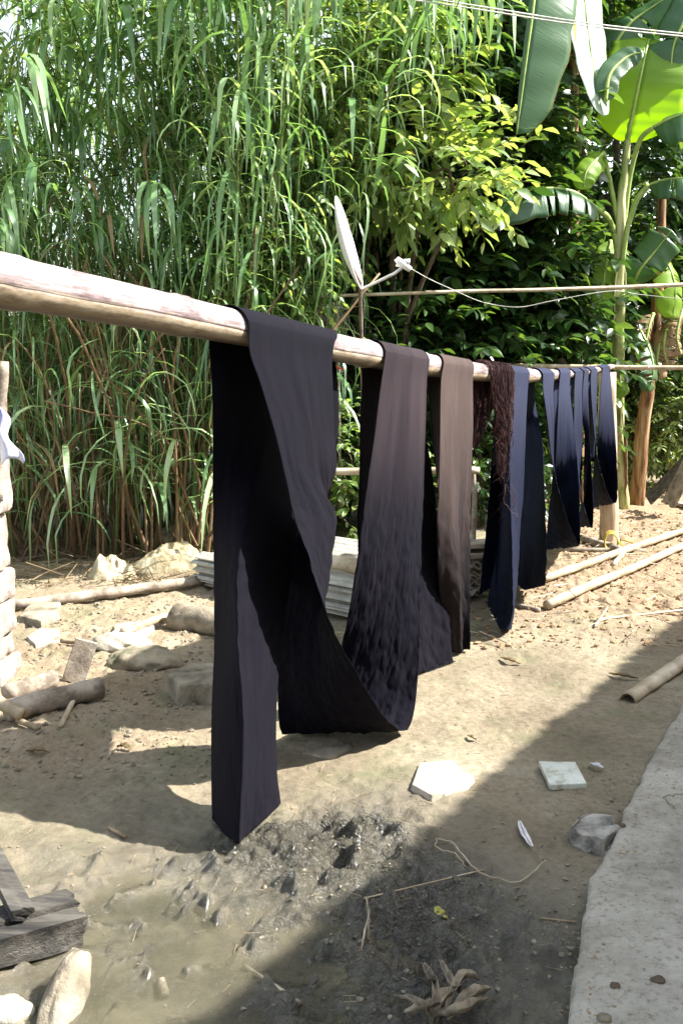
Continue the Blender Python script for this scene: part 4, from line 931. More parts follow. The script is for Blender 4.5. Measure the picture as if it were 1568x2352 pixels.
bleaf('leaf', bn2, [(1400, 120, 9.6), (1440, 60, 9.6), (1490, 20, 9.6), (1570, -30, 9.5)], .26, M['ban'], up=(.2, -.8, .8), sag=.5, seed=12)
bleaf('leaf', bn2, [(1610, -30, 9.4), (1570, 50, 9.3), (1545, 110, 9.3), (1540, 190, 9.3)], .22, M['ban'], up=(-.2, -1, .3), sag=.3, seed=14)
# third, leaning brown stem and ragged lower leaves
b3 = GG(1461, 1152); bn3 = empty('banana_plant', 'banana plant with a leaning peeling brown stem and ragged low leaves', 'banana plant', tuple(b3))
stem(bn3, [Vector((b3.x, b3.y, -.05)), AT(1478, 960, 10.4), AT(1498, 800, 10.3), AT(1512, 640, 10.2), AT(1520, 420, 10.2)], .085, .045, M['banstem2'], seed=6)
bleaf('leaf', bn3, [(1450, 655, 9.8), (1472, 615, 9.7), (1505, 575, 9.7), (1542, 528, 9.7)], .19, M['ban'], up=(.2, -1, .5), sag=.3, seed=15)
bleaf('leaf', bn3, [(1500, 560, 10.0), (1530, 600, 9.8), (1550, 660, 9.7), (1545, 730, 9.7)], .2, M['banyoung'], up=(.6, -1, .3), sag=.4, seed=16, tear=1.5)
bleaf('leaf', bn3, [(1470, 760, 9.9), (1490, 800, 9.8), (1500, 850, 9.7), (1490, 900, 9.7)], .16, M['ban'], up=(.8, -1, .3), sag=.4, seed=18, tear=1)
bleaf('leaf', bn3, [(1395, 855, 9.9), (1420, 875, 9.7), (1440, 905, 9.7)], .12, M['banyoung'], up=(.4, -1, .4), sag=.3, seed=20, tear=.2)
for i, (px, py, w) in enumerate([(1490, 760, .13), (1530, 770, .15), (1560, 745, .14), (1515, 800, .1)]):
    bleaf('leaf', bn3, [(px+10, py-40, 10.1), (px, py-10, 10.0), (px-6, py+30, 9.95), (px+4, py+70, 9.95)], w, M['bandry'], up=(.4*(-1)**i, -1, .1), sag=.9, seed=40+i, tear=2)
b4 = GG(1340, 1140); 
stick('banana_stump', [Vector((b4.x+.75, 12.2, -.05)), AT(1330, 900, 12.0), AT(1322, 650, 12.0)], (.07, .04), M['banstem2'], 'thin brown banana stem far behind the indigo cloths', 'banana stem', seed=3)

# ------------------------------------------------------------------ things lying on the ground
import bmesh
def slab(name, outline, h, mt, label, cat, seed=0, group=None, z0=-.02, amp=.006, taper=.93, tilt=(0, 0), cuts=3, bev=.008, parent=None):
    P_ = [Vector(p) for p in outline]; c = sum(P_, Vector())/len(P_); bm = bmesh.new(); n = len(P_)
    lo = [bm.verts.new((p.x-c.x, p.y-c.y, z0)) for p in P_]; hi = [bm.verts.new(((p.x-c.x)*taper, (p.y-c.y)*taper, h)) for p in P_]
    ctr = 0
    area = sum(P_[i].x*P_[(i+1) % n].y-P_[(i+1) % n].x*P_[i].y for i in range(n))
    idx_ = list(range(n)) if area > 0 else list(range(n))[::-1]
    bm.faces.new([hi[i] for i in idx_]); bm.faces.new([lo[i] for i in idx_[::-1]])
    for q in range(n): a = idx_[q]; b_ = idx_[(q+1) % n]; bm.faces.new([lo[a], lo[b_], hi[b_], hi[a]])
    bmesh.ops.bevel(bm, geom=bm.edges[:], offset=bev, segments=2, affect='EDGES', profile=.6)
    bmesh.ops.triangulate(bm, faces=bm.faces[:])
    for _ in range(cuts):
        bmesh.ops.subdivide_edges(bm, edges=[e for e in bm.edges if e.calc_length() > .035], cuts=1, use_grid_fill=False)
        bmesh.ops.triangulate(bm, faces=bm.faces[:])
    bm.normal_update()
    for v in bm.verts:
        k_ = (fbm(v.co.x*22+v.co.z*13, v.co.y*22+v.co.z*17, 3, seed)-.5)*2
        k2 = (fbm(v.co.x*5+v.co.z*4, v.co.y*5-v.co.z*6, 2, seed+4)-.5)*2
        v.co += v.normal*float(k_*amp+k2*amp*1.5)
        v.co.z += v.co.x*tilt[0]+v.co.y*tilt[1]
    me = bpy.data.meshes.new(name); bm.to_mesh(me); bm.free()
    me.polygons.foreach_set('use_smooth', [True]*len(me.polygons))
    try: me.set_sharp_from_angle(angle=rad(38))
    except Exception: pass
    o = obj(name, me, mt, None, (c.x, c.y, gz(c.x, c.y)))
    if label: tag(o, label, cat, group)
    return o
def rock(name, c, dims, mt, label, cat='stone', seed=0, rz=0, amp=.25, sub=4, flat=.0, rot=None):
    bm = bmesh.new(); bmesh.ops.create_icosphere(bm, subdivisions=sub, radius=1)
    for v in bm.verts:
        d = v.co.copy(); q = 1+amp*((fbm(d.x*1.4+d.z, d.y*1.4-d.z*.7, 3, seed)-.5)*2)+amp*.35*((fbm(d.x*5+d.z*3, d.y*5-d.z*4, 3, seed+3)-.5)*2)
        # squarish: push towards a box
        m_ = max(abs(d.x), abs(d.y), abs(d.z)); d = d*(1/m_)*.45+d*.55 if flat else d
        v.co = Vector((d.x*dims[0]/2*q, d.y*dims[1]/2*q, d.z*dims[2]/2*q))
    me = bpy.data.meshes.new(name); bm.to_mesh(me); bm.free(); me.polygons.foreach_set('use_smooth', [True]*len(me.polygons))
    return tag(obj(name, me, mt, None, c, rot or (0, 0, rz)), label, cat)
def og(*pts): return [G(x, y, 0) for x, y in pts]

slab('stone_slab', og((374, 1588), (410, 1622), (600, 1612), (600, 1560), (450, 1562)), .085, M['palestone'], 'thick pale cut stone block lying just left of the longest cloth', 'stone', 1, amp=.007)
p = GG(318, 1535); rock('mossy_boulder', (p.x, p.y+.08, .02), (.34, .24, .13), M['mossstone'], 'dark mossy rounded stone left of the pale stone block', seed=2, amp=.38)
slab('flat_stone', og((688, 1727), (705, 1700), (760, 1690), (815, 1700), (812, 1716), (762, 1738)), .01, M['palestone'], 'small flat stone half sunk below the sagging black fold', 'stone', 5, amp=.004)
slab('flat_stone', og((940, 1812), (960, 1760), (1035, 1753), (1092, 1793), (1072, 1815), (990, 1840)), .016, M['pinkstone'], 'wide flat pale stone at the edge of the shade', 'stone', 8, amp=.004)
slab('broken_tile', og((1236, 1762), (1320, 1764), (1346, 1814), (1262, 1818)), .024, M['tileg'], 'white glazed tile fragment lying on the shaded soil', 'tile', 11, amp=.0008, taper=1, cuts=1, bev=.002, z0=.004)
slab('rough_stone', og((1290, 1922), (1308, 1888), (1360, 1884), (1422, 1896), (1432, 1930), (1392, 1968), (1325, 1952)), .05, M['greystone'], 'squat grey rough stone beside the edge of the concrete', 'stone', 13, amp=.02, taper=.85)
# cluster on the left
slab('low_stone', og((40, 1435), (75, 1400), (140, 1402), (138, 1425), (95, 1448)), .03, M['palestone'], 'low pale stone right of the block pillar', 'stone', 15)
slab('low_stone', og((60, 1470), (90, 1447), (140, 1450), (140, 1478), (80, 1490)), .025, M['stone'], 'dark low stone at the foot of the block pillar', 'stone', 16)
slab('earth_block', og((255, 1478), (262, 1452), (330, 1440), (360, 1458), (300, 1488)), .04, M['stone'], 'crumbling earth block under the end of the pale stick', 'block', 17, amp=.01)
rock('earth_lump', tuple(GG(262, 1500)+Vector((0, .1, .02))), (.3, .2, .1), M['stone'], 'rough brown lump left of the mossy stone', 'stone', 18, amp=.4)
p = GG(182, 1600); slab('mossy_disc', [p+Vector((.13*math.cos(a), .09*math.sin(a), 0)) for a in [i*.52 for i in range(12)]], .02, M['mossstone'], 'flat mossy piece in front of the thick log', 'stone', 19)
def log(name, a, b, r, mt, label, cat='log', seed=0, k=12, r1=None, up=None):
    a, b = Vector(a), Vector(b); c = wob([a, a*.67+b*.33, a*.33+b*.67, b], 4, r*.05, seed); n = len(c); r1 = r1 or r
    return tag(MB().tube(c, [(r+(r1-r)*i/(n-1))*(1+.05*math.sin(i*2.3+seed)) for i in range(n)], k).build(name, mt), label, cat)
log('long_pole', GG(20, 1392, .035), GG(470, 1332, .035), .034, M['wood'], 'long thin wooden pole lying from the pillar to the sheet stack', seed=1)
log('thick_log', GG(402, 1415, .06), GG(580, 1445, .06), .082, M['palestone'], 'thick short log lying beside the stack of roofing sheets', seed=2)
log('pale_stick', GG(282, 1452, .07), GG(432, 1396, .05), .022, M['bamboo2'], 'pale straight stick with one end on the earth block', 'stick', seed=3)
log('weathered_log', GG(15, 1632, .045), GG(232, 1572, .05), .047, M['wood'], 'grey brown log on top of the heap left of the cloth', seed=4)
log('split_log', GG(15, 1596, .04), GG(120, 1560, .05), .04, M['wood'], 'split bamboo piece behind the grey brown log', 'bamboo', seed=5)
log('stub_end', GG(-30, 1600, .10), GG(52, 1642, .045), .026, M['bamboo2'], 'short pale hollow bamboo end pointing at the viewer', 'bamboo', seed=6)
log('broken_stick', GG(40, 1650, .02), GG(88, 1672, .015), .012, M['twig'], 'broken dark stick under the pale bamboo end', 'stick', seed=7)
log('thin_stick', GG(140, 1668, .01), GG(186, 1572, .05), .011, M['bamboo2'], 'thin pale stick leaning in front of the mossy piece', 'stick', seed=8)
log('thin_stick', GG(140, 1472, .02), GG(262, 1484, .02), .012, M['twig'], 'thin brown stick lying between low stone and earth block', 'stick', seed=9)
q = GG(185, 1560); mb = MB().box((q.x, q.y, .10), (.10, .025, .2), 0, Matrix.Rotation(.35, 3, 'Z') @ Matrix.Rotation(.35, 3, 'Y')); tag(mb.build('wood_offcut', M['wood'], smooth=False), 'upright wooden offcut behind the grey brown log', 'wood offcut')

# block pillar
pbx = G(36, 1585)+Vector((-.085, 0, 0)); pil = empty('block_pillar', 'pillar of rough mortared blocks cut off by the left edge', 'pillar', (pbx.x-.2, pbx.y+.1, 0))
zz = 0.0; hs_ = [.10, .12, .15, .145, .27, .26]; ws = [.02, -.01, .01, .0, -.012, .006]
for i, h_ in enumerate(hs_):
    w_ = .44; c = Vector((pbx.x-.22+ws[i], pbx.y+.14, zz)); ang = [.05, -.04, .03, -.05, .04, -.02][i]
    ol = [c+Matrix.Rotation(ang, 3, 'Z') @ Vector((x*w_/2, y*.16, 0)) for x, y in ((-1, -1), (1, -1), (1, 1), (-1, 1))]
    o = slab('block', ol, h_-.014, M['block'], None, None, 60+i, z0=0, amp=.010, taper=.98, bev=.012)
    o.location.z = zz; keep(o, pil); zz += h_
mb = MB().box((pbx.x-.22, pbx.y+.14, zz/2), (.38, .26, zz-.02)); keep(mb.build('mortar', M['stone'], smooth=False), pil)
log('pillar_stake', (pbx.x+.0, pbx.y+.12, zz-.2), tuple(AT(7, 830, pbx.y+.12)), .026, M['wood'], 'wooden stake rising from the top of the block pillar', 'stake', seed=3)
# blue and white plastic hanging over the stake
rows = []; V = []; Fq = []
for i in range(14):
    for j in range(10):
        t = i/13; u = j/9; pL = AT(-60, 940, pbx.y-.05); wd = .035+.055*t+.02*math.sin(t*9)
        V.append((pL.x+.08+u*wd+.02*t, pbx.y-.05+.02*math.sin(u*7+t*2), pL.z-.24*t+.03*math.sin(u*3)))
Fq = [(i*10+j, (i+1)*10+j, (i+1)*10+j+1, i*10+j+1) for i in range(13) for j in range(9)]
o = obj('plastic_sheet', mesh('plastic_sheet', V, Fq), M['bluecloth']); tag(o, 'blue and white plastic sheet hung on the pillar at the left edge', 'plastic sheet'); o.modifiers.new('t', 'SOLIDIFY').thickness = .002

# sacks: crumpled pale plastic
def crumple(name, c, dims, label, seed, peak=None):
    n, m_ = 60, 40; V = []
    for i in range(n):
        for j in range(m_):
            u, v = i/(n-1)*2-1, j/(m_-1)*2-1; e = max(0, 1-(abs(u)**2.4+abs(v)**2.4)); f1 = fbm(u*2.2, v*2.2, 3, seed); rd = 1-abs(2*float(fbm(u*4+v*1.5, v*3-u, 3, seed+2))-1)
            z = (e**.45)*(.35+.7*float(f1)+.35*rd*e)
            if peak: z += .45*math.exp(-(((u-peak[0])/.18)**2+((v-peak[1])/.35)**2))*e**.3
            x_ = u+.12*(float(fbm(u*3, v*3, 2, seed+6))-.5); y_ = v+.2*(float(fbm(u*3+5, v*3, 2, seed+7))-.5)
            V.append((c[0]+x_*dims[0]/2, c[1]+y_*dims[1]/2, c[2]+z*dims[2]-.01))
    F_ = [(i*m_+j, (i+1)*m_+j, (i+1)*m_+j+1, i*m_+j+1) for i in range(n-1) for j in range(m_-1)]
    o = tag(obj(name, mesh(name, V, F_), M['sack']), label, 'sack'); return o
q = GG(245, 1338); crumple('crumpled_sack', (q.x, q.y+.2, 0), (.36, .42, .14), 'crumpled dirty white sack with a raised corner, left of the other', 3, (-.55, .1))
q = GG(375, 1332); crumple('crumpled_sack', (q.x+.03, q.y+.3, 0), (.66, .55, .20), 'larger crumpled dirty white sack against the reed canes', 9)
q = GG(400, 1250); crumple('crumpled_sack', (q.x+.1, q.y+.1, 0), (.75, .4, .15), 'dull sack lying deepest under the reeds', 14)

# stack of corrugated sheets
a = G(450, 1352); b_ = G(858, 1442); c_ = G(1118, 1368); u_ = b_-a; w_ = c_-b_
st = empty('sheet_stack', 'stack of old corrugated roofing sheets lying behind the cloths', 'sheet stack', tuple(b_))
Lx, Wx = u_.length, w_.length; ux, wx_ = u_.normalized(), w_.normalized(); NW = 60
V = []; F_ = []
for i in range(2):
    for j in range(NW+1):
        y = Wx*j/NW; z = .016*math.sin(y*2*math.pi/.13)
        for t_ in (0, .0065): V.append(tuple(ux*(-Lx*i)+wx_*y+Vector((0, 0, z+t_))))
n2 = (NW+1)*2
for j in range(NW):
    k_ = j*2; F_ += [(k_+1, k_+3, n2+k_+3, n2+k_+1), (k_, n2+k_, n2+k_+2, k_+2), (k_, k_+2, k_+3, k_+1), (n2+k_, n2+k_+1, n2+k_+3, n2+k_+2)]
F_ += [(0, 1, n2+1, n2), (NW*2, n2+NW*2, n2+NW*2+1, NW*2+1)]
shm = mesh('sheet', V, F_, False)
for i in range(13):
    o = obj('sheet', shm, M['fibre'] if True else None, st); o.location = (rr.gauss(0, .018), rr.gauss(0, .018), .03+i*.0165); o.rotation_euler = (0, 0, rr.gauss(0, .008))
def plank(name, a, b, w, t, mt, label, tilt=0):
    a, b = Vector(a), Vector(b); d = (b-a); L_ = d.length; d.normalize(); y = Vector((0, 0, 1)).cross(d).normalized(); z = d.cross(y)
    Mx = Matrix((d, y, z)).transposed() @ Matrix.Rotation(tilt, 3, 'X'); mb = MB().box((a+b)/2, (L_, w, t), 0, Mx); o = mb.build(name, mt, smooth=False)
    md = o.modifiers.new('b', 'BEVEL'); md.width = .003; return tag(o, label, 'plank')
top = .03+13*.0165+.02
def SP(s, w, z): return a+ux*s+wx_*w+Vector((0, 0, z))
plank('old_plank', SP(.5, .35, top+.02), SP(Lx-.05, .3, top+.02), .2, .03, M['wood'], 'wide old plank on the sheet stack, seen between the two front cloths')
log('round_pole', SP(.3, .12, top+.045), SP(Lx+.1, .1, top+.045), .045, M['bamboo2'], 'round pale pole lying along the front of the sheet stack', seed=12)
plank('old_plank', SP(Lx-.5, .55, top+.05), SP(Lx+.15, 1.15, top+.1), .18, .03, M['wood'], 'weathered plank on the right end of the sheet stack, upper one')
plank('old_plank', SP(Lx-.3, .5, top+.02), SP(Lx+.05, 1.1, top+.03), .2, .03, M['wood'], 'brown plank on the right end of the sheet stack, under another plank')
plank('old_plank', SP(.9, .7, top+.03), SP(Lx-.3, .62, top+.14), .14, .03, M['wood'], 'plank slanting up at the back of the sheet stack')

# poles on the ground to the right, rope, sticks
bambpole('bamboo_pole', GG(1254, 1393, .03), GG(1640, 1224, .03), .03, .026, .6, M['bamboo2'], 'nearer of two pale bamboo poles lying on the reddish soil', seed=4, cat='bamboo pole')
bambpole('bamboo_pole', GG(1240, 1332, .03), GG(1640, 1196, .035), .03, .026, .6, M['bamboo2'], 'farther of two pale bamboo poles, crossing the foot of the post', seed=5)
log('crooked_branch', GG(1335, 1236, .03), GG(1424, 1264, .04), .032, M['wood'], 'short crooked branch in front of the post', 'branch', 6)
log('thin_stick', GG(1300, 1262, .02), GG(1480, 1262, .02), .018, M['wood'], 'straight grey stick lying past the foot of the post', 'stick', 7)
log('thin_stick', GG(1408, 1300, .02), GG(1442, 1256, .05), .018, M['bamboo2'], 'short pale stick leaning across the far bamboo pole', 'stick', 8)
log('thin_stick', GG(1172, 1386, .015), GG(1238, 1400, .015), .016, M['wood'], 'brown stick at the near end of the bamboo pole', 'stick', 9)
log('thin_stick', GG(1355, 1425, .01), GG(1590, 1398, .01), .007, M['bamboo2'], 'long thin straw reaching the right edge at the shade border', 'stick', 10)
log('thin_stick', GG(1365, 1440, .01), GG(1395, 1395, .06), .006, M['bamboo2'], 'thin upright straw beside the shade border', 'stick', 11)
mb = MB(); cc = GG(1404, 1250, .07)
for q_ in range(3): mb.tube([cc+Vector((.055*math.cos(t), .02*math.sin(t)+.01*q_, .075*math.sin(t)+.01*q_)) for t in [i*.35 for i in range(19)]], .006, 6, False)
mb.tube(wob([cc+Vector((.05, 0, .02)), GG(1440, 1262, .02), GG(1425, 1240, .06), GG(1470, 1250, .05), GG(1530, 1228, .03), GG(1640, 1190, .03)], 6, .004, 2), .006, 6)
tag(mb.build('yellow_rope', M['rope']), 'yellow rope looped on the branch and trailing to the right edge', 'rope')
# half bamboo
def halfpipe(name, a, b, r, label, mt):
    a, b = Vector(a), Vector(b); d = (b-a).normalized(); x = d.cross(Vector((0, 0, 1))).normalized(); y = x.cross(d); V = []; n = 14; k_ = 9
    for i in range(n):
        p_ = a+(b-a)*i/(n-1)
        for j in range(k_):
            an = math.pi*(j/(k_-1)); rr2 = r*(1+.05*math.exp(-((i-6)/.6)**2)); V.append(p_+x*(math.cos(an)*rr2)+y*(math.sin(an)*rr2))
    F_ = [(i*k_+j, i*k_+j+1, (i+1)*k_+j+1, (i+1)*k_+j) for i in range(n-1) for j in range(k_-1)]
    o = obj(name, mesh(name, V, F_), mt); o.modifiers.new('t', 'SOLIDIFY').thickness = .006; return tag(o, label, 'bamboo')
halfpipe('split_bamboo', GG(1440, 1612, .002), GG(1640, 1475, .01), .034, 'split bamboo half lying hollow side down beside the concrete', M['bamboo2'])
plank('dark_board', AT(1488, 1148, 10.0), AT(1600, 1035, 9.8), .22, .03, M['darkwood'], 'dark board leaning at the right edge behind the yard', .5)
plank('dark_board', AT(1535, 1158, 9.6), AT(1590, 1050, 9.5), .2, .03, M['wood'], 'greyer board leaning in front of the dark one at the right edge', .8)
plank('dark_board', GG(1528, 1152, .02), GG(1660, 1172, .04), .12, .03, M['wood'], 'flat board lying under the leaning ones at the right edge')

# old timber at bottom left
d0 = GG(178, 2128); bmn = empty('old_timber', 'rotten grey timber beam poking in from the lower left edge', 'timber', (d0.x-.1, d0.y, 0))
def timber(a, b, w, t, seed, par, name):
    a, b = Vector(a), Vector(b); d = (b-a); L_ = d.length; d.normalize(); y = Vector((0, 0, 1)).cross(d).normalized(); z = d.cross(y); V = []; nL, nC = 46, 28
    for i in range(nL):
        s_ = L_*i/(nL-1)
        for j in range(nC):
            an = 2*math.pi*(j+.5)/nC; cx_, cy_ = math.cos(an), math.sin(an); m_ = max(abs(cx_), abs(cy_)); q_ = 1-.08*abs(abs(cx_)-abs(cy_))
            gr = 1+.16*(float(vn(j*1.1, s_*2.5, seed))-.5)+.12*(float(vn(j*.5, s_*9, seed+2))-.5)
            e_ = .012*(float(vn(j*.7, 3, seed+5))-.5)*2*(i in (0, nL-1))
            V.append(a+d*(s_+e_)+y*(cx_/m_*w/2*gr)+z*(cy_/m_*t/2*gr))
    F_ = [(i*nC+j, i*nC+(j+1) % nC, (i+1)*nC+(j+1) % nC, (i+1)*nC+j) for i in range(nL-1) for j in range(nC)]
    F_ += [tuple(range(nC))[::-1], tuple((nL-1)*nC+j for j in range(nC))]
    me = mesh(name, V, F_)
    try: me.set_sharp_from_angle(angle=rad(35))
    except Exception: pass
    return keep(obj(name, me, M['darkwood']), par)
e1 = GG(176, 2118, .05); e2 = GG(-180, 2215, .07)
timber(e2, e1, .105, .075, 3, bmn, 'beam')
e1b = GG(166, 2070, .085); e2b = GG(-180, 2160, .10); timber(e2b, e1b, .07, .035, 8, bmn, 'lath')
sk_ = empty('slanting_strut', 'dark slanting piece of wood meeting the grey timber at lower left', 'timber', (e1b.x-.2, e1b.y, 0))
timber(GG(52, 2110, .10), AT(-40, 1925, e1b.y+.12), .05, .03, 12, sk_, 'strut')
rock('pale_stump', tuple(GG(150, 2290, .03)), (.085, .25, .09), M['palestone'], 'long pale stone with a split top standing in the mud at lower left', 'stone', 23, amp=.22, rot=(.35, 0, -.12))
rock('pale_stump', tuple(GG(5, 2335, .0)), (.14, .1, .06), M['stone'], 'muddy stone in the bottom left corner', 'stone', 25, amp=.3)

# small litter one can point at
def strip(name, pts, w, mt, label, cat, curl=.3, seed=0, parent=None):
    c = crom([tuple(p) for p in pts], 6); n = len(c); V = []; k_ = 5
    for i in range(n):
        t = c[min(i+1, n-1)]-c[max(i-1, 0)]; t /= np.linalg.norm(t); s_ = np.cross(t, [0, 0, 1]); s_ /= np.linalg.norm(s_); nm = np.cross(s_, t)
        ww = w*(math.sin(math.pi*(i+.6)/(n+.2)))**.6
        for j in range(k_):
            q = j/(k_-1)*2-1; V.append(c[i]+s_*q*ww/2+nm*(curl*ww*q*q+.002*math.sin(i*1.7+seed)))
    F_ = [(i*k_+j, (i+1)*k_+j, (i+1)*k_+j+1, i*k_+j+1) for i in range(n-1) for j in range(k_-1)]
    o = obj(name, mesh(name, V, F_), mt); o.modifiers.new('t', 'SOLIDIFY').thickness = .0012
    return tag(o, label, cat) if label else o
fe = empty('feather', 'grey and white feather lying on the shaded soil', 'feather', tuple(GG(1205, 1910)))
keep(strip('vane', [GG(1191, 1886, .012), GG(1203, 1915, .012), GG(1222, 1946, .01)], .022, M['feather'], None, None, .1), fe)
keep(MB().tube([GG(1192, 1886, .014), GG(1205, 1918, .015), GG(1222, 1946, .012), GG(1250, 1977, .008)], .0012, 5).build('quill', M['twig']), fe)
strip('yellow_leaf', [GG(1000, 2084, .006), GG(1012, 2090, .01), GG(1027, 2092, .006)], .03, M['yleaf'], 'small yellow leaf fallen on the wet soil', 'leaf', .3)
log('straw_stalk', GG(836, 2057, .006), GG(1112, 1998, .012), .0024, M['bamboo2'], 'long straight straw on the damp soil left of the bent stalk', 'straw', 1, k=6)
stick('bent_stalk', [GG(1000, 1928, .008), GG(1040, 1938, .012), GG(1070, 1975, .008), GG(1108, 2008, .008), GG(1150, 2018, .01), GG(1192, 2026, .008), GG(1254, 1976, .012)], (.0026, .0018), M['bamboo2'], 'bent dry stalk lying in an angle near the feather', 'stalk', m=5, amp=.0015)
stick('bent_stalk', [GG(1002, 1930, .008), GG(1000, 1950, .01), GG(1045, 1962, .008), GG(1070, 1990, .008)], (.0024, .0014), M['bamboo2'], 'short curled stalk at the top of the longer bent stalk', 'stalk', m=5, amp=.0015)
stick('straw_stalk', [GG(838, 2060, .008), GG(842, 2110, .02), GG(848, 2150, .012), GG(856, 2190, .006)], (.003, .002), M['husk'], 'straw running down into the churned mud', 'straw')
stick('straw_stalk', [GG(846, 2120, .012), GG(832, 2165, .008), GG(820, 2192, .006)], (.003, .002), M['husk'], 'shorter straw beside the one in the churned mud', 'straw')
log('twig', GG(1240, 2110, .006), GG(1322, 2119, .006), .003, M['twig'], 'single straight twig on the soil near the concrete', 'twig', 3, k=6)
log('twig', GG(560, 2215, .006), GG(690, 2320, .01), .007, M['husk'], 'mud coated twig lying across the puddle', 'twig', 4, k=6)
log('twig', GG(250, 1902, .006), GG(288, 1922, .012), .006, M['twig'], 'short dark twig on the sunlit mud', 'twig', 5, k=6)
log('twig', GG(370, 2255, .004), GG(378, 2290, .01), .012, M['husk'], 'short muddy stick end in the puddle', 'twig', 6, k=6)
hk = empty('husk_heap', 'torn dried husks lying on the mud at the bottom edge', 'husks', tuple(GG(1020, 2300)))
r9 = random.Random(9)
for i, (p1, p2, p3, w) in enumerate([((1010, 2210), (1035, 2265), (1060, 2300), .03), ((1125, 2270), (1080, 2290), (1030, 2350), .04), ((905, 2290), (960, 2310), (985, 2340), .025), ((985, 2225), (1000, 2280), (990, 2340), .025),
                                     ((1100, 2240), (1060, 2260), (1020, 2330), .03), ((970, 2215), (985, 2250), (1000, 2275), .028), ((1000, 2340), (1060, 2330), (1120, 2300), .035), ((1050, 2280), (1010, 2300), (1000, 2350), .04), ((930, 2330), (980, 2320), (1030, 2310), .03)]):
    keep(strip('husk', [GG(*p1, .015+r9.random()*.02), GG(*p2, .03+r9.random()*.03), GG(*p3, .01)], w*.62, M['husk'], None, None, .9, i), hk)
for i, (p1, p2, w) in enumerate([((1150, 1512), (1196, 1526), .03), ((1398, 1548), (1466, 1560), .03), ((1355, 1756), (1385, 1768), .03), ((1075, 1690), (1092, 1700), .02), ((270, 1712), (300, 1722), .03), ((60, 1722), (110, 1728), .03), ((1500, 1822), (1530, 1870), .012)]):
    strip('dry_leaf', [GG(*p1, .008), (GG(*p1, .014)+GG(*p2, .014))/2, GG(*p2, .006)], w, M['reeddry'] if i != 2 else M['feather'],
          ['curled pale leaf on the sunlit soil under the indigo cloth', 'dry pale leaf in the shade left of the split bamboo', 'pale scrap lying right of the white tile', 'tiny dry leaf on the sunlit soil right of the longest cloth', 'dry leaf in the shade left of the longest cloth', 'pale dry leaf in the shade near the left edge', 'narrow dry leaf on the concrete apron'][i], 'leaf', .4, i)
# pebbles, clods and chaff strewn about
def scatter(name, n, fn, label, cat, mt, seed, smin, smax, flat=.6):
    rs = np.random.RandomState(seed); t, f = (1+5**.5)/2, None
    bm = bmesh.new(); bmesh.ops.create_icosphere(bm, subdivisions=1, radius=1); tv = np.array([v.co[:] for v in bm.verts]); tf = np.array([[v.index for v in q.verts] for q in bm.faces]); bm.free()
    pos = fn(rs, n); n = len(pos); sz = smin*(smax/smin)**(rs.rand(n)**2.2); V = tv[None]*(1+.35*rs.randn(n, len(tv), 1).clip(-1, 1))
    V = V*np.stack([np.ones(n), rs.uniform(.6, 1, n), rs.uniform(.4, .9, n)*flat*1.3], 1)[:, None, :]*sz[:, None, None]
    a = rs.rand(n)*6.28; ca, sa = np.cos(a), np.sin(a); x = V[:, :, 0]*ca[:, None]-V[:, :, 1]*sa[:, None]; y = V[:, :, 0]*sa[:, None]+V[:, :, 1]*ca[:, None]
    zb = height(pos[:, 0], pos[:, 1]) if pos.shape[1] == 2 else pos[:, 2]
    V = np.stack([x+pos[:, 0][:, None], y+pos[:, 1][:, None], V[:, :, 2]+zb[:, None]+sz[:, None]*.2], 2)
    me = mesh(name, V.reshape(-1, 3), (tf[None]+(np.arange(n)*len(tv))[:, None, None]).reshape(-1, 3), False)
    o = obj(name, me, mt); tag(o, label, cat, None, 'stuff'); return o
def sl_side(x, y):      # right of the apron edge?
    ex = np.interp(y, ep[:, 1], ep[:, 0]); return x > ex-.02
def f1(rs, n):
    x = rs.uniform(-2.2, 3, n); y = 1.9+rs.rand(n)**1.3*6; k_ = ~sl_side(x, y); return np.stack([x, y], 1)[k_]
def f2(rs, n):
    y = rs.uniform(4.8, 10, n); x = rs.uniform(.3, 4.5, n); k_ = (x > .6+(y-5)*.25) & ~sl_side(x, y); return np.stack([x, y], 1)[k_]
def f3(rs, n):
    x = rs.uniform(-2, -.3, n); y = rs.uniform(3.2, 6, n); return np.stack([x, y], 1)
def f4(rs, n):
    t = rs.rand(n); i = (t*(len(ep)-120)).astype(int); return np.stack([ep[i, 0]-rs.rand(n)**2*.25-.01, ep[i, 1]], 1)
def f5(rs, n):
    x = rs.uniform(.3, 2.0, n); y = rs.uniform(1.8, 4.5, n); k_ = sl_side(x-.06, y); return np.stack([x[k_], y[k_], np.full(k_.sum(), HT)], 1)
def f6(rs, n):
    c = G(860, 2180); x = c.x+rs.randn(n)*.25; y = c.y+rs.randn(n)*.42; return np.stack([x, y], 1)[~sl_side(x+.1, y)]
M['clod'] = stuffmat('dry_clod', (.2, .13, .07), (.36, .25, .15), .95, 5, .3, 40)
M['peb'] = stuffmat('pebble', (.13, .108, .075), (.27, .23, .165), .9, 4, .2, 40)
M['mudlump'] = stuffmat('wet_mud', (.05, .05, .035), (.15, .13, .09), .3, 7, .4, 50, spec=.5)
scatter('pebbles', 5200, f1, 'small pebbles and crumbs of soil strewn over the yard', 'pebbles', M['peb'], 1, .0012, .008)
scatter('soil_clods', 9000, f2, 'reddish clods of dug soil on the right of the yard', 'soil clods', M['clod'], 2, .004, .022, .8)
scatter('earth_crumbs', 3200, f3, 'pale crumbs of earth around the stones on the left', 'soil clods', M['peb'], 3, .003, .016, .8)
scatter('edge_rubble', 450, f4, 'dark rubble along the broken edge of the concrete', 'rubble', M['peb'], 4, .002, .009)
scatter('concrete_grit', 500, f5, 'grit scattered on the concrete apron', 'grit', M['peb'], 5, .0015, .006)
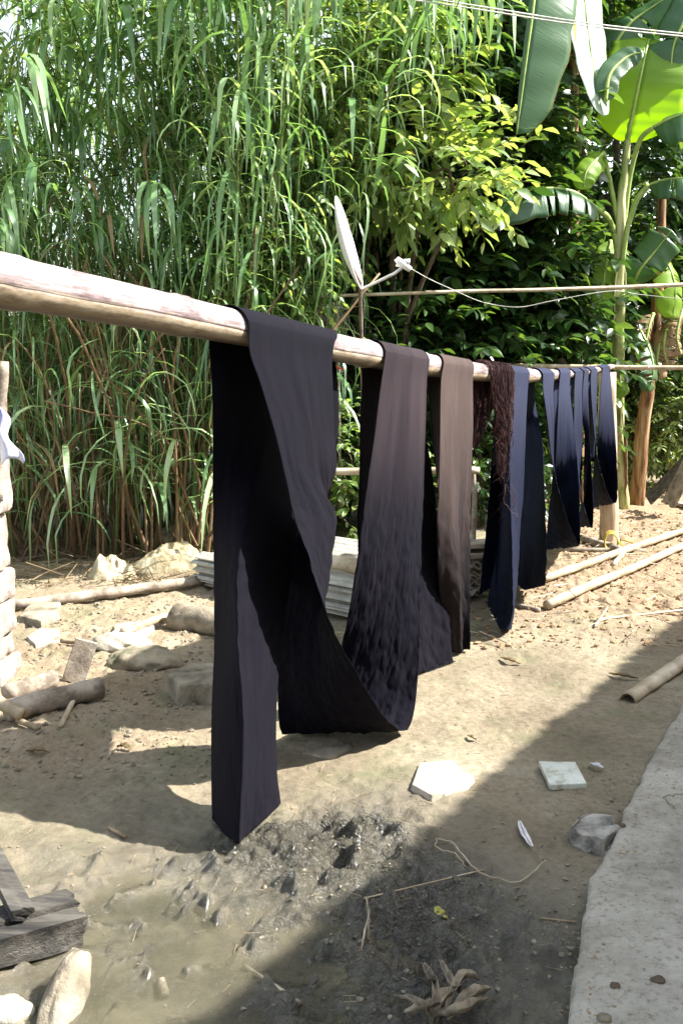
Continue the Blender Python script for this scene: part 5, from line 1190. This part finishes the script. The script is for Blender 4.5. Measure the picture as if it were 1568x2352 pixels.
scatter('mud_lumps', 500, f6, 'wet lumps of churned mud around the puddle', 'mud', M['mudlump'], 6, .002, .009, .9)
# chaff: short straws
def straws(name, n, fn, label, mt, seed, L0, L1, w):
    rs = np.random.RandomState(seed); p_ = fn(rs, n); n = len(p_); z = height(p_[:, 0], p_[:, 1])+.004; a = rs.rand(n)*6.28; L_ = rs.uniform(L0, L1, n); el = rs.normal(0, .12, n)
    d = np.stack([np.cos(a), np.sin(a), el], 1)*L_[:, None]; s_ = np.stack([-np.sin(a), np.cos(a), np.zeros(n)], 1)*w; c = np.stack([p_[:, 0], p_[:, 1], z+np.abs(el)*L_], 1); up_ = np.array([0, 0, w])
    V = np.stack([c-d/2+s_, c-d/2-s_, c-d/2+up_*1.6, c+d/2+s_*.5, c+d/2-s_*.5, c+d/2+up_], 1); f = np.array([(0, 2, 5), (0, 5, 3), (1, 4, 5), (1, 5, 2), (0, 3, 4), (0, 4, 1)])
    o = obj(name, mesh(name, V.reshape(-1, 3), (f[None]+(np.arange(n)*6)[:, None, None]).reshape(-1, 3), False), mt); tag(o, label, 'straw', None, 'stuff')
straws('straw_litter', 1500, f1, 'short straws and twigs strewn over the yard', M['twig'], 7, .012, .05, .0012)
straws('cane_litter', 1400, lambda rs, n: np.stack([rs.uniform(-3.2, -.4, n), rs.uniform(6.3, 8.2, n)], 1), 'dry leaves and straw at the foot of the reeds', M['reeddry'], 8, .05, .28, .004)
straws('field_straw', 500, f2, 'pale straws lying among the soil clods', M['bamboo2'], 9, .04, .2, .003)

# droppings, crumbs and twigs lying on the concrete
def GA(px, py, up=0.0): return G(px, py, HT+up)
for i, (px, py, r_, lb) in enumerate([(1512, 2252, .016, 'dark round lump on the concrete, farther right'), (1412, 2264, .012, 'dark crumb on the concrete left of the round lump'), (1388, 2338, .018, 'brown crumbly lump at the bottom of the concrete'), (1430, 1896, .011, 'dark clod where the grey stone meets the concrete')]):
    rock('dark_lump', tuple(GA(px, py, .004)), (r_*1.8, r_*1.5, r_*.9), M['mossstone'] if i == 2 else M['bark'], lb, 'lump', 70+i, amp=.35, sub=3)
stick('twig', [GA(1522, 1832, .006), GA(1540, 1826, .01), GA(1575, 1824, .008)], (.002, .0015), M['twig'], 'thin dry twig on the concrete near the right edge', 'twig', seed=3)
stick('twig', [GA(1528, 1836, .006), GA(1542, 1850, .008), GA(1552, 1858, .006)], (.002, .0012), M['twig'], 'shorter twig below the other on the concrete', 'twig', seed=4)
def f7(rs, n):
    i = rs.randint(0, len(ep)-60, n); o_ = rs.rand(n)**2.5*.5+.03
    return np.stack([ep[i, 0]+dirn[0]*o_, ep[i, 1]+dirn[1]*o_, np.full(n, HT-.001)], 1)
scatter('soil_on_concrete', 1600, f7, 'crumbs of soil trodden onto the edge of the concrete', 'soil', M['clod'], 17, .001, .005)
